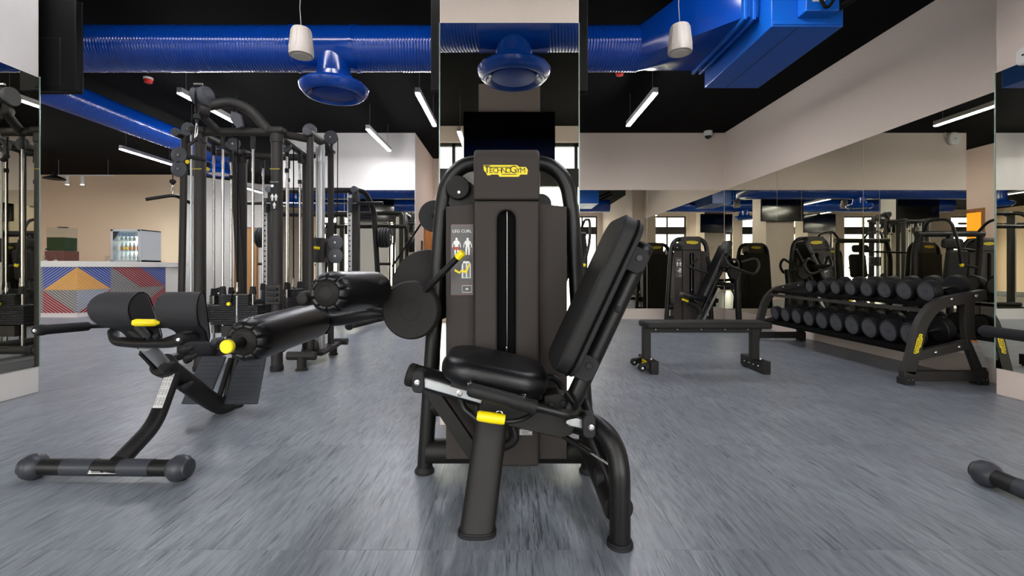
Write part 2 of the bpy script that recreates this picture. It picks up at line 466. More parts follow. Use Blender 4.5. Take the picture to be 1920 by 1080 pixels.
mb = MB().bb((-1.91, 8.65, 0), (-1.76, 9.36, CEIL)).bb((-1.91, 10.22, 0), (-1.76, 10.5, CEIL)).bb((-1.91, 9.36, 2.2), (-1.76, 10.22, CEIL))
struct(mb, 'wall_corridor_left', 'wall', smooth=False)
struct(MB().bb((-2.3, 10.5, 0), (-.3, 10.65, CEIL)), 'wall_corridor_end', 'wall', smooth=False)
# orange room seen through the opening in the corridor
struct(MB().bb((-3.6, 8.8, 0), (-3.5, 10.9, 2.7)).bb((-3.5, 8.8, 0), (-1.92, 8.9, 2.7)).bb((-3.5, 10.8, 0), (-1.92, 10.9, 2.7)).bb((-3.6, 8.8, 2.7), (-1.92, 10.9, 2.8)), 'wall_orange_room', 'orange', smooth=False)
d = MB().bb((-1.93, 9.36, 0), (-1.74, 9.42, 2.2)).bb((-1.93, 10.16, 0), (-1.74, 10.22, 2.2)).bb((-1.93, 9.42, 2.14), (-1.74, 10.16, 2.2))
struct(d, 'door_1', 'door_dark', smooth=False)
struct(MB().bb((-4.4, 8.65, 0), (-4.25, 13.7, CEIL)), 'wall_passage', 'wall_white', smooth=False)
struct(MB().bb((XL, 12.3, 0), (-8.84, 12.45, CEIL)), 'wall_bar', 'wall_tan', smooth=False)
# oblique wall with a wooden door
A, B = Vector((-8.84, 12.3, 0)), Vector((-7.50, 13.7, 0))
u = (B - A).normalized(); L = (B - A).length; nrm = Vector((-u.y, u.x, 0))
def slab(a0, a1, z0, z1, th=.12): return [(a0, z0), (a1, z0), (a1, z1), (a0, z1)], A, u, (0, 0, 1), nrm * th
wo = MB().prism(*slab(0, L * .64, 0, CEIL)).prism(*slab(L * .64, L * .97, 2.17, CEIL)).prism(*slab(L * .97, L, 0, CEIL))
struct(wo, 'wall_oblique', 'wall_white', smooth=False)
dr = MB().prism([(L * .64, 0), (L * .67, 0), (L * .67, 2.12), (L * .945, 2.12), (L * .945, 0), (L * .97, 0), (L * .97, 2.17), (L * .64, 2.17)], A - nrm * .02, u, (0, 0, 1), nrm * .14)
dr = struct(dr, 'door_2', 'door_dark', smooth=False)
MB().prism(*slab(L * .672, L * .943, .01, 2.115, .05)).build('door_leaf', 'door_wood', dr, smooth=False)
struct(MB().bb((-7.5, 13.7, 0), (-4.3, 13.85, CEIL)), 'wall_passage_end', 'wall_white', smooth=False)
struct(MB().bb((XL - .15, YF, 0), (XL, 12.45, CEIL)), 'wall_left', 'wall_tan', smooth=False)

# pillars -----------------------------------------------------------------
def pillar(name, x0, x1, y0, y1, m='wall'):
    return struct(MB().bb((x0, y0, 0), (x1, y1, CEIL)), name, m, bevel=.004)
pc = pillar('wall_pillar_center', -.42, .42, 2.75, 3.5)
mirrors(pc, [(-.42, .42)], 2.75, 'x', z0=.10, z1=2.43)
MB().bb((-.424, 2.742, .10), (-.42, 2.752, 2.43)).bb((.42, 2.742, .10), (.424, 2.752, 2.43)).build('mirror_edge', 'mirror_edge', pc, smooth=False)
pl = pillar('wall_pillar_left', -4.45, -3.61, 2.72, 3.49, 'wall_white')
mirrors(pl, [(2.72, 3.49)], -3.61, 'y', face=1)
mirrors(pl, [(-4.45, -3.61)], 2.72, 'x')
MB().bb((-3.61, 3.49, .2), (-3.60, 3.494, 2.42)).build('mirror_edge', 'mirror_edge', pl, smooth=False)
pr = pillar('wall_pillar_right', 3.67, 4.03, 2.62, 3.43)
mirrors(pr, [(2.62, 3.43)], 3.67, 'y', z0=.20, z1=2.42)
MB().bb((3.66, 3.43, .2), (3.67, 3.434, 2.42)).build('mirror_edge', 'mirror_edge', pr, smooth=False)
pillar('wall_pillar_rear', -.42, .42, -1.55, -.75)
pillar('wall_pillar_rear_left', -4.45, -3.61, -1.55, -.75)
pillar('wall_pillar_far_left', -8.9, -8.1, -1.55, -.75)

# window wall behind the camera -----------------------------------------------
cols = [(XL, -12.9), (-11.0, -10.6), (-8.6, -8.2), (-6.4, -5.9), (-4.2, -3.7), (-2.0, -1.6), (-.4, .4), (2.0, 2.5), (3.8, XR)]
mb = MB().bb((XL, YF - .25, 3.2), (XR, YF, CEIL)).bb((XL, YF - .25, 0), (XR, YF, .12))
for a, b in cols: mb.bb((a, YF - .25, .12), (b, YF, 3.2))
struct(mb, 'wall_front', 'wall', smooth=False)
for k, ((_, a), (b, _2)) in enumerate(zip(cols, cols[1:])):
    m_ = (a + b) / 2; y0, y1 = YF - .16, YF - .08
    f = MB()
    for xx in (a + .03, m_, b - .03): f.bb((xx - .03, y0, .12), (xx + .03, y1, 3.2))
    for z in (.15, 3.17): f.bb((a, y0, z - .03), (b, y1, z + .03))
    f.bb((a, y0 - .02, 2.42), (b, y1 + .02, 2.74))
    f = struct(f, 'window_%d' % (k + 1), 'frame_dark', smooth=False)
    for z0, z1 in ((.18, 2.42), (2.74, 3.14)):
        for p, q in ((a + .06, m_ - .03), (m_ + .03, b - .06)):
            MB().bb((p, y0 + .035, z0), (q, y0 + .045, z1)).build('pane', 'pane', f, smooth=False)
    ld = bpy.data.lights.new('window_portal', 'AREA'); ld.shape = 'RECTANGLE'; ld.size = b - a; ld.size_y = 3.05; ld.cycles.is_portal = True
    lo = bpy.data.objects.new('window_portal', ld); C.objects.link(lo); lo.location = (m_, YF - .3, 1.67); lo.rotation_euler = (PI / 2, 0, 0)
struct(MB().bb((-30, -40, -.3), (25, YF - .25, -.2)), 'floor_outside', 'outside', smooth=False)

# ================================================================== OVERHEAD
def helix_duct(mb, p0, p1, r, pitch=.028, seg=36, amp=.004):
    p0, p1 = Vector(p0), Vector(p1); ax = (p1 - p0).normalized(); L_ = (p1 - p0).length
    N = Vector((0, 0, 1)); B_ = ax.cross(N)
    prof = [(0, 1), (.3, 1.15), (.62, 1), (.72, 0), (.86, 0)]
    ts = []
    k = 0
    while k * pitch < L_:
        for q, a in prof: ts.append((k * pitch + q * pitch, a))
        k += 1
    vs_, fs = [], []
    for t, a in ts:
        for s in range(seg):
            th = 2 * PI * s / seg
            tt = min(max(t + pitch * 2 * math.sin(th) * .5, 0), L_)
            vs_.append(p0 + ax * tt + (N * math.cos(th) + B_ * math.sin(th)) * (r + amp * a))
    n = len(ts)
    for i in range(n - 1):
        for s in range(seg):
            s2 = (s + 1) % seg; fs.append([i * seg + s, i * seg + s2, (i + 1) * seg + s2, (i + 1) * seg + s])
    return mb.add(vs_, fs)
def diffuser(parent, x, y, ztop, r=.32):
    z = 2.60
    MB().lathe((x, y, 0), (0, 0, 1), [(.155, z + .19), (.155, ztop)], 32).build('diffuser_neck', 'blue', parent)
    q = r / .325
    d = MB().lathe((x, y, 0), (0, 0, 1), [(.15, z + .2), (.166, z + .2), (.172, z + .14), (.28 * q, z + .118), (.312 * q, z + .10), (.325 * q, z + .078), (.312 * q, z + .042), (.272 * q, z + .004), (.25 * q, z), (.228 * q, z + .03), (.2 * q, z + .05), (.14, z + .06)], 48).build('diffuser', 'blue', parent)
    MB().lathe((x, y, 0), (0, 0, 1), [(0, z + .012), (.185 * q, z + .012), (.196 * q, z + .02), (.196 * q, z + .03), (.03, z + .045), (0, z + .045)], 48).build('diffuser_plate', 'blue_matte', d)
DY, DZ, DR = 4.4, 3.07, .205
duct = thing('air_duct', 'blue spiral air duct running across the ceiling behind the mirrored pillar', 'duct', (-1.7, DY, DZ), 'blue air ducts')
helix_duct(MB(), (-5.55, DY, DZ), (-2.0, DY, DZ), DR).build('spiral_duct', 'blue', duct, angle=60)
helix_duct(MB(), (-1.52, DY, DZ), (1.24, DY, DZ), DR).build('spiral_duct', 'blue', duct, angle=60)
MB().lathe((-2.06, DY, DZ), (1, 0, 0), [(DR + .004, 0), (DR + .012, 0), (DR + .012, .03), (DR + .004, .03), (DR + .004, .57), (DR + .012, .57), (DR + .012, .6), (DR, .6)], 40).build('branch_fitting', 'blue', duct)
diffuser(duct, -1.68, DY - .03, DZ - .1)
# round-to-square transition into the fan unit
mb = MB(); n = 40; rings = []
BX0, BX1, BY0, BY1, BZ0 = 1.93, 2.46, 3.35, 4.5, 2.73
for t in [i / 10 for i in range(11)]:
    x = 1.22 + (1.80 - 1.22) * t
    ring = []
    for k in range(n):
        th = 2 * PI * k / n; cx_, cz_ = math.cos(th), math.sin(th)
        a = Vector((x, DY + DR * cx_, DZ + DR * cz_))
        m_ = max(abs(cx_), abs(cz_)); b = Vector((x, 3.97 + .47 * cx_ / m_, 3.15 + .27 * cz_ / m_))
        ring.append(a.lerp(b, t))
    rings += ring
mb.add(rings, [[i * n + k, i * n + (k + 1) % n, (i + 1) * n + (k + 1) % n, (i + 1) * n + k] for i in range(10) for k in range(n)])
mb.build('transition_piece', 'blue', duct, angle=25)
mb = MB()
for x in (1.79, 1.86): mb.bb((x, 3.47, 2.85), (x + .025, 4.47, 3.45))
mb.bb((1.80, 3.51, 2.89), (1.925, 4.43, 3.42))
mb.build('duct_flange', 'blue2', duct, bevel=.004)
fan = thing('ventilation_unit', 'blue box shaped ventilation unit under the ceiling above the right mirror wall', 'fan unit', (2.2, 3.9, BZ0))
MB().bb((BX0, BY0, BZ0), (BX1, BY1, CEIL - .02)).build('housing', 'blue2', fan, bevel=.006)
MB().bb((BX0 + .19, BY0 - .10, BZ0 + .06), (BX1 - .10, BY0, CEIL - .1)).build('control_box', 'blue2', fan, bevel=.006)
MB().bb((BX0 + .01, BY0 - .008, BZ0 + .012), (BX1 - .01, BY0, BZ0 + .035)).build('panel_lip', 'blue2', fan, bevel=.002)
MB().bb((BX0 + .2, BY0, BZ0 - .0015), (BX0 + .206, BY1 - .02, BZ0)).build('panel_seam', 'ink', fan, smooth=False)
lb = MB().bb((2.165, BY0 - .102, 2.855), (2.255, BY0 - .1, 3.1)).build('rating_label', 'paper', fan, smooth=False)
t = MB()
for k in range(8): t.bb((2.172, BY0 - .1025, 2.87 + k * .024), (2.172 + random.uniform(.03, .075), BY0 - .102, 2.879 + k * .024))
t.build('label_print', 'grey_ink', lb, smooth=False)
MB().tube(fillet([(2.13, BY0 - .12, 3.3), (2.17, BY0 - .14, 2.9), (2.24, BY0 - .14, 2.77), (2.30, BY0 - .14, 2.86), (2.33, BY0 - .12, 3.3)], .12), .011, 10).build('power_cable', 'cable', fan)
for k, (x, z) in enumerate(((2.335, 2.93), (2.40, 2.865))):
    MB().tube([(x - .03, BY0 - .01, z - .03), (x - .03, BY0 - .05, z - .03), (x + .35, BY0 - .30, z + .17), (x + .8, BY0 - .6, z + .4)], .03, 12).build('pipe_insulation', 'cable', fan)
d2 = thing('air_duct', 'blue spiral air duct leading away from the camera towards the bar', 'duct', (-5.8, 7, 3.2), 'blue air ducts')
helix_duct(MB(), (-5.8, 3.8, 3.2), (-5.8, 9.35, 3.2), .19).build('spiral_duct', 'blue', d2, angle=60)
diffuser(d2, -5.75, 4.85, 3.1, .3)
z2 = MB().lathe((-5.8, 9.1, 0), (0, 0, 1), [(.14, 3.1), (.15, 2.95), (.30, 2.86), (.32, 2.83), (.30, 2.82), (.2, 2.86)], 40).build('diffuser', 'blue', d2)
MB().lathe((-5.8, 9.1, 0), (0, 0, 1), [(0, 2.83), (.2, 2.83), (.2, 2.85), (0, 2.86)], 40).build('diffuser_plate', 'blue', z2)
d3 = thing('air_duct', 'blue spiral air duct in front of the pillar, seen in its mirror', 'duct', (0, 1.5, 3.05), 'blue air ducts')
helix_duct(MB(), (-7, 1.5, 3.07), (-.24, 1.5, 3.07), DR).build('spiral_duct', 'blue', d3, angle=60)
helix_duct(MB(), (.32, 1.5, 3.07), (3.4, 1.5, 3.07), DR).build('spiral_duct', 'blue', d3, angle=60)
MB().lathe((-.26, 1.5, 3.07), (1, 0, 0), [(DR + .006, 0), (DR + .012, 0), (DR + .006, .03), (DR + .006, .57), (DR + .012, .6), (DR, .6)], 40).build('branch_fitting', 'blue', d3)
diffuser(d3, .04, 1.5, 2.97, .325)

def tv(x, y, label):
    r = thing('television', label, 'television', (x, y, 2.33), 'televisions on the pillars')
    MB().bb((x - .12, y, 2.5), (x + .12, y + .05, 2.9)).build('wall_bracket', 'dark', r)
    MB().bb((x - .615, y + .05, 2.335), (x + .615, y + .10, 3.05)).bb((x - .5, y + .045, 2.36), (x + .5, y + .06, 2.75)).build('back_cover', 'tvback', r, bevel=.008)
    MB().bb((x - .617, y + .10, 2.33), (x + .617, y + .115, 3.055)).build('bezel', 'tvback', r, bevel=.003)
    MB().bb((x - .607, y + .1145, 2.345), (x + .607, y + .117, 3.045)).build('screen', 'screen', r, smooth=False)
tv(0, 3.505, 'black television on the back of the middle mirrored pillar')
tv(-4.0, 3.5, 'black television seen from behind at the top left beside the pillar')
tv(3.4, 3.43, 'black television behind the right mirrored pillar') if False else None
tv(0, -.745, 'black television on the rear pillar, seen in the middle mirror')
tv(-4.0, -.745, 'black television on the left rear pillar, seen only in mirrors')

def lamp(x, y, z, label, L_=1.27, led='led'):
    r = thing('linear_lamp', label, 'lamp', (x, y, z), 'hanging linear lamps')
    MB().bb((x - .03, y, z + .012), (x + .03, y + L_, z + .075)).build('lamp_housing', 'lamp_body', r, bevel=.003)
    MB().bb((x - .026, y + .004, z), (x + .026, y + L_ - .004, z + .0125)).build('led_diffuser', led, r, smooth=False)
    for q in (.12, L_ - .12): MB().cyl((x, y + q, z + .07), (x, y + q, CEIL), .003, 6).build('suspension_wire', 'wire', r)
for a in ((-3.95, 5.44, 3.04, 'linear ceiling lamp hanging behind the left arm of the cable tower'),
          (-1.10, 5.44, 3.04, 'linear ceiling lamp hanging just left of the middle pillar'),
          (1.75, 5.44, 3.04, 'linear ceiling lamp hanging right of the middle pillar under the blue duct'),
          (-2.14, 6.86, 3.04, 'linear ceiling lamp hanging in front of the white bulkhead wall'),
          (-6.84, 8.0, 3.04, 'linear ceiling lamp hanging on the left before the bar'),
          (-6.9, 11.4, 3.04, 'linear ceiling lamp hanging by the oblique white wall with the wooden door'),
          (-4.9, 6.9, 3.04, 'linear ceiling lamp hanging behind the cable tower'),
          (-3.95, -.5, 3.04, 'linear ceiling lamp above the left rear of the camera', 1.27, 'led_low'),
          (-1.7, 2.0, 3.04, 'added linear ceiling lamp above the back extension bench, outside the view', 1.27, 'led_mid'),  # added out of view to brighten the left front floor
          (1.5, 2.0, 3.04, 'added linear ceiling lamp above the right front floor, outside the view', 1.27, 'led_mid'),  # second added lamp, brightens the floor at the right front
          (-6.84, 3.3, 3.04, 'linear ceiling lamp left of the left pillar'),
          (-.72, -2.3, 2.9, 'linear ceiling lamp by the windows, seen in the middle mirror'),
          (2.2, -2.3, 3.04, 'linear ceiling lamp by the windows on the right'),
          (-10.2, 7.9, 3.04, 'added linear ceiling lamp left of the bar corner, hidden by the left pillar'),  # hidden lamp added to lighten the bar
          (-.65, 8.85, 3.04, 'added unseen linear lamp inside the corridor with the orange opening', 1.27, 'led_low'),  # added where the back wall hides it, lifts the dark corridor walls
          (-9.6, 5.4, 3.04, 'added linear ceiling lamp far left behind the left pillar, outside the view')): lamp(*a)  # unseen lamp added for more light on the bar side

for x, lab in ((-5.75, 'added linear lamp on the black ceiling left of the left pillar, outside the view'), (-4.35, 'added linear lamp on the black ceiling above the left pillar, outside the view'), (-2.95, 'added linear lamp on the black ceiling above the cable tower front, outside the view'), (-1.55, 'added linear lamp on the black ceiling left of the middle pillar, outside the view'), (1.0, 'added linear lamp on the black ceiling right of the middle pillar, outside the view')):
    r = thing('linear_lamp', lab, 'lamp', (x, 3.3, CEIL - .08), 'added ceiling lamps for the duct highlight')  # unseen strips added to draw a highlight along the blue duct
    MB().bb((x, 3.27, CEIL - .063), (x + 1.27, 3.33, CEIL)).build('lamp_housing', 'lamp_body', r, bevel=.003)
    MB().bb((x + .004, 3.274, CEIL - .075), (x + 1.266, 3.326, CEIL - .0625)).build('led_diffuser', 'led_low', r, smooth=False)
def speaker(x, y, z, label):
    r = thing('pendant_speaker', label, 'speaker', (x, y, z), 'hanging white loudspeakers')
    s = 14; mb = MB(); prof = [(.0, .0), (.07, .0), (.094, .004), (.097, .02), (.095, .07), (.078, .21), (.07, .226), (.0, .23)]
    mb.lathe((x, y, z), (0, 0, 1), prof, 28).build('speaker_body', 'speaker', r, angle=30)
    MB().lathe((x, y, z), (0, 0, 1), [(0, -.004), (.068, -.004), (.072, .002), (0, .003)], 28).build('speaker_grille', 'grille', r)
    for k in range(12):
        th = 2 * PI * k / 12
        MB().bar((x + .0955 * math.cos(th), y + .0955 * math.sin(th), z + .06), (x + .079 * math.cos(th), y + .079 * math.sin(th), z + .208), .004, .004).build('rib', 'speaker', r, smooth=False)
    MB().tube([(x, y, z + .225), (x - .012, y, z + .40), (x - .004, y, z + .55), (x, y, CEIL)], .004, 8).build('speaker_cord', 'wire', r)
p = W(565, 106, 3.75); speaker(p.x, p.y, p.z, 'white pendant loudspeaker hanging left of the middle pillar')
p = W(1275, 100, 3.75); speaker(p.x, p.y, p.z, 'white pendant loudspeaker hanging right of the middle pillar')
cc = thing('security_camera', 'white dome security camera in the corner above the mirrors', 'camera', (3.67, 8.42, 3.45))
MB().lathe((3.67, 8.40, 3.48), (0, 0, -1), [(.0, 0), (.075, 0), (.075, .05), (.0, .05)], 24).build('camera_base', 'plastic_white', cc)
MB().ball((3.67, 8.40, 3.40), .062, 10, 20).build('camera_dome', 'screen', cc)
MB().lathe((3.67, 8.40, 3.44), (0, 0, -1), [(.075, 0), (.078, .03), (.066, .05), (.06, .04)], 24).build('camera_collar', 'plastic_white', cc)
for i, (x, y, lab) in enumerate(((-.25, 8.5, 'white rounded access point on the corridor end of the back wall'), )):
    ap = thing('access_point', lab, 'access point', (x, y, 3.36))
    MB().cushion((x, y - .03, 3.36), (1, 0, 0), (0, 0, 1), (0, -1, 0), .24, .24, .06, .1, .03).build('access_point_shell', 'plastic_white', ap)
    MB().lathe((x, y - .061, 3.36), (0, -1, 0), [(0, 0), (.012, 0), (.012, .003), (0, .003)], 12).build('status_light', 'grey_ink', ap)
    MB().tube([(x + .11, y - .02, 3.38), (x + .16, y - .02, 3.42), (x + .16, y - .02, 3.48)], .008, 8).build('cord', 'plastic_white', ap)
ap = thing('wall_sensor', 'white rounded sensor on the plaster above the right mirrored pillar', 'sensor', (3.67, 3.25, 2.55))
p = W(1911, 106, 3.25)
MB().cushion((3.652, 3.22, 2.46), (0, 1, 0), (0, 0, 1), (-1, 0, 0), .11, .13, .036, .04, .016).build('sensor_shell', 'plastic_white', ap)
MB().lathe((3.634, 3.22, 2.46), (-1, 0, 0), [(0, 0), (.008, 0), (.006, .003), (0, .003)], 10).build('sensor_lens', 'ink', ap)
for px, py, lab in ((278, 150, 'red smoke detector on the black ceiling above the cable tower'), (1162, 136, 'red smoke detector on the black ceiling right of the pillar')):
    d_ = (CEIL - .03 - H) * F / (503 - py); p = W(px, py, d_)
    sd = thing('smoke_detector', lab, 'detector', (p.x, p.y, CEIL))
    MB().lathe((p.x, p.y, CEIL), (0, 0, -1), [(0, 0), (.055, 0), (.055, .025), (0, .025)], 20).build('detector_base', 'plastic_white', sd)
    MB().lathe((p.x, p.y, CEIL - .025), (0, 0, -1), [(.05, 0), (.045, .04), (.02, .05), (0, .05)], 20).build('detector_head', 'red', sd)
for x, y, z in ((-9.75, 9.75, 2.86), ):
    pd = thing('pendant_lamp', 'black dome pendant lamp with a copper inside above the bar', 'lamp', (x, y, z))
    MB().lathe((x, y, z), (0, 0, 1), [(.19, 0), (.18, .02), (.12, .05), (.05, .08), (.03, .15), (0, .16)], 28).build('lamp_shade', 'tvback', pd)
    MB().lathe((x, y, z), (0, 0, 1), [(.187, .002), (.17, .018), (.11, .045), (0, .06)], 28).build('shade_lining', 'brass', pd)
    MB().cyl((x, y, z + .2), (x, y, CEIL), .006, 8).build('cord', 'cable', pd)

# ================================================================== BAR
bar = thing('bar_counter', 'white topped bar counter with coloured diagonal slats in triangles', 'bar', (-8.6, 9.5, 0))
c0, c1 = Vector((-8.36, 8.8, 0)), Vector((-8.13, 10.75, 0)); uL = Vector((1, 0, 0)); uR = (c1 - c0).normalized(); nR = Vector((uR.y, -uR.x, 0))
LR = (c1 - c0).length
MB().prism([(-11.4, 8.801), (-8.36, 8.801), (-8.131, 10.75), (-8.155, 11.2), (-8.6, 11.2), (-8.75, 9.25), (-11.4, 9.25)], (0, 0, 0), (1, 0, 0), (0, 1, 0), (0, 0, .98)).build('counter_body', 's_back', bar, smooth=False)
MB().prism([(-11.4, 8.78), (-8.33, 8.78), (-8.08, 10.75), (-7.93, 11.25), (-8.75, 11.25), (-8.95, 9.45), (-11.4, 9.45)], (0, 0, .975), (1, 0, 0), (0, 1, 0), (0, 0, .115)).build('countertop', 'counter', bar, bevel=.006)
MB().prism([(-8.13, 10.76), (-8.02, 11.2), (-8.15, 11.22), (-8.2, 10.76)], (0, 0, 0), (1, 0, 0), (0, 1, 0), (0, 0, .975)).build('end_panel', 'counter', bar, smooth=False)
def clip(poly, n, c):
    """keep the part of the polygon with n.p <= c"""
    out = []
    for i, p in enumerate(poly):
        q = poly[(i + 1) % len(poly)]; a, b = p.dot(n) - c, q.dot(n) - c
        if a <= 0: out.append(p)
        if a * b < 0: out.append(p + (q - p) * (a / (a - b)))
    return out
CW, CH = .655, .445
def tri(o, u_, n_, pts, along, m_):
    """slats parallel to vector along, cut to a triangle, standing proud of the counter"""
    along = Vector(along).normalized(); nn = Vector((-along.y, along.x)); pts = [Vector(p) for p in pts]
    lo, hi = min(p.dot(nn) for p in pts), max(p.dot(nn) for p in pts)
    mb = MB(); k = math.floor(lo / .043)
    while k * .043 < hi:
        q = clip(clip(pts, nn, k * .043 + .029), -nn, -k * .043)
        if len(q) > 2: mb.prism([(p.x, p.y) for p in q], o, u_, (0, 0, 1), n_ * .006)
        k += 1
    tag(mb.build('slat_triangle', m_, bar, smooth=False), kind='stuff')
for side, o, u_, n_, ncell in (('L', c0, -uL, Vector((0, -1, 0)), 2), ('R', c0, uR, nR, 3)):
    z = Vector((0, 0, .085))
    for k in range(ncell):
        a, b = k * CW, (k + 1) * CW
        if side == 'R': b = min(b, LR)
        U0, U1, D0, D1, M0, M1 = (a, 2 * CH), (b, 2 * CH), (a, 0), (b, 0), (a, CH), (b, CH)
        top_dn = (b - a, -CH); up = (b - a, CH)
        if k == 0:
            tri(o + z, u_, n_, [U0, M0, M1], top_dn, 's_yel'); tri(o + z, u_, n_, [U0, U1, M1], top_dn, 's_blue')
            tri(o + z, u_, n_, [M0, D0, M1], up, 's_grey' if side == 'L' else 's_sil'); tri(o + z, u_, n_, [D0, D1, M1], up, 's_red')
        elif k == 1:
            tri(o + z, u_, n_, [U0, M0, M1], top_dn, 's_grey'); tri(o + z, u_, n_, [U0, U1, M1], top_dn, 's_red')
            tri(o + z, u_, n_, [M0, D0, M1], up, 's_grey'); tri(o + z, u_, n_, [D0, D1, M1], up, 's_grey')
        else:
            tri(o + z, u_, n_, [U0, M0, M1], top_dn, 's_red'); tri(o + z, u_, n_, [U0, U1, M1], top_dn, 's_blue')
            tri(o + z, u_, n_, [M0, D0, M1], up, 's_grey'); tri(o + z, u_, n_, [D0, D1, M1], up, 's_red')
bc = thing('back_counter', 'white back counter behind the bar carrying the drinks fridge', 'counter', (-9.2, 11, 0))
MB().bb((-11.3, 10.5, 0), (-9.0, 12.28, 1.05)).build('cabinet', 'counter', bc, bevel=.004)
MB().bb((-11.3, 10.45, 1.05), (-8.98, 12.28, 1.09)).build('worktop', 'counter', bc, bevel=.004)
fr = thing('drinks_fridge', 'small grey glass fronted drinks fridge standing behind the bar', 'fridge', (-8.95, 10.6, 1.091))
x0, x1, y0, y1, z0, z1 = -9.29, -8.61, 10.6, 11.25, 1.091, 1.86
MB().bb((x0, y0 + .04, z0), (x0 + .03, y1, z1)).bb((x1 - .03, y0 + .04, z0), (x1, y1, z1)).bb((x0, y0 + .04, z1 - .03), (x1, y1, z1)).bb((x0, y0 + .04, z0), (x1, y1, z0 + .05)).build('fridge_body', 'fridge', fr, bevel=.004)
MB().bb((x0 + .03, y1 - .02, z0 + .05), (x1 - .03, y1 - .005, z1 - .03)).build('fridge_lining', 'fridge_in', fr, smooth=False)
for z in (z0 + .26, z0 + .5): MB().bb((x0 + .03, y0 + .1, z), (x1 - .03, y1 - .03, z + .008)).build('shelf', 'plastic_white', fr, smooth=False)
dm = MB()
for a, b in (((x0, z0), (x0 + .05, z1)), ((x1 - .05, z0), (x1, z1)), ((x0, z1 - .05), (x1, z1)), ((x0, z0), (x1, z0 + .05))): dm.bb((a[0], y0, a[1]), (b[0], y0 + .035, b[1]))
dd = dm.build('fridge_door', 'fridge', fr, bevel=.003)
MB().bb((x0 + .05, y0 + .012, z0 + .05), (x1 - .05, y0 + .018, z1 - .05)).build('door_glass', 'clear', dd, smooth=False)
sg = MB().bb((x0 + .05, y0 + .005, z1 - .17), (x1 - .05, y0 + .011, z1 - .05)).build('sign_strip', 'mirror_edge', dd, smooth=False)
MB().text('freezer', ((x0 + x1) / 2 + .03, y0 + .003, z1 - .11), (1, 0, 0), (0, 0, 1), .15, 0).build('sign_lettering', 's_blue', dd, smooth=False)
MB().prism([(0, 0), (.16, 0), (0, -.22)], (x0 + .05, y0 + .004, z1 - .05), (1, 0, 0), (0, 0, 1), (0, .003, 0)).build('corner_sticker', 'ink', dd, smooth=False)
names = ['leftmost', 'second', 'third', 'fourth', 'fifth', 'rightmost']
for row, zz in enumerate((z0 + .05, z0 + .268, z0 + .508)):
    for k in range(6 if row < 2 else 4):
        x = x0 + .10 + k * .095; y = y0 + .2
        b = thing('bottle', '%s clear bottle on the %s shelf of the drinks fridge' % (names[k], ('bottom', 'middle', 'top')[row]), 'bottle', (x, y, zz), 'bottles in the drinks fridge')
        hh = .2 if row < 2 else .13
        MB().lathe((x, y, zz), (0, 0, 1), [(0, 0), (.032, 0), (.034, .01), (.034, hh * .55), (.013, hh * .8), (.013, hh), (0, hh)], 14).build('bottle_body', 'speaker' if row == 1 else 'plastic_white', b)
        MB().lathe((x, y, zz), (0, 0, 1), [(.0346, hh * .2), (.035, hh * .2), (.035, hh * .45), (.0346, hh * .45)], 14).build('bottle_label', 'yellow' if (row, k) == (1, 1) else 'orange_ink' if row == 1 else 'paper', b)
p = W(112, 489, 9.05); x, y, z = p.x, 9.1, 1.09
jd = thing('juice_dispenser', 'clear drink dispenser of green juice on a brown wooden base on the bar', 'dispenser', (x, y, z))
MB().bb((x - .19, y - .16, z), (x + .19, y + .16, z + .2)).build('wooden_base', 'brown', jd, bevel=.004)
MB().bb((x - .165, y - .14, z + .205), (x + .165, y + .14, z + .47)).build('juice', 'juice', jd, smooth=False)
MB().bb((x - .172, y - .147, z + .2), (x - .168, y + .147, z + .66)).bb((x + .168, y - .147, z + .2), (x + .172, y + .147, z + .66)).bb((x - .172, y - .147, z + .2), (x + .172, y - .143, z + .66)).bb((x - .172, y + .143, z + .2), (x + .172, y + .147, z + .66)).build('tank', 'clear', jd, smooth=False)
MB().bb((x - .18, y - .155, z + .655), (x + .18, y + .155, z + .67)).build('lid', 'clear', jd, bevel=.003)
MB().bb((x - .04, y - .06, z + .665), (x + .11, y + .02, z + .685)).build('lid_handle', 'ink', jd, bevel=.004)
MB().tube([(x - .16, y - .15, z + .235), (x - .16, y - .2, z + .235), (x - .16, y - .2, z + .2)], .014, 10).build('tap', 'chrome', jd)
for px, d_, lab in ((104, 8.92, 'drinking glass in front of the juice dispenser on the bar'), (86, 8.92, 'dark drinking glass at the left edge of the bar'), (201, 9.45, 'drinking glass left of the drinks fridge on the bar'), (258, 10.3, 'drinking glass in front of the drinks fridge on the bar')):
    p = W(px, 489, d_); k = .45 if px > 190 else 1
    if px > 190: p.x -= .0
    g = thing('drinking_glass', lab, 'glass', (p.x, d_, 1.09), 'glasses on the bar')
    MB().lathe((p.x, d_, 1.09), (0, 0, 1), [(0, 0), (.03, 0), (.042, .12), (.039, .12), (.028, .008), (0, .008)], 16).build('tumbler', 'clear', g)
    MB().lathe((p.x, d_, 1.09), (0, 0, 1), [(0, .009), (.027, .009), (.029, .025), (0, .025)], 16).build('glass_foot', 'grille', g)
tk = thing('track_light', 'thin white ceiling track with two small white spotlights above the bar', 'lamp', (-9.4, 10.6, 3.2))
MB().bb((-10.6, 10.59, 3.10), (-9.2, 10.61, 3.125)).build('track', 'lamp_body', tk)
for x in (-10.5, -9.35): MB().cyl((x, 10.6, 3.12), (x, 10.6, CEIL), .006, 6).build('track_rod', 'wire', tk)
for x in (-10.3, -9.95):
    sp_ = MB().cyl((x, 10.6, 3.10), (x, 10.6, 2.90), .035, 16).build('spotlight', 'plastic_white', tk)
    MB().cyl((x, 10.6, 2.901), (x, 10.6, 2.898), .03, 16).build('spot_lens', 'led', sp_, smooth=False)
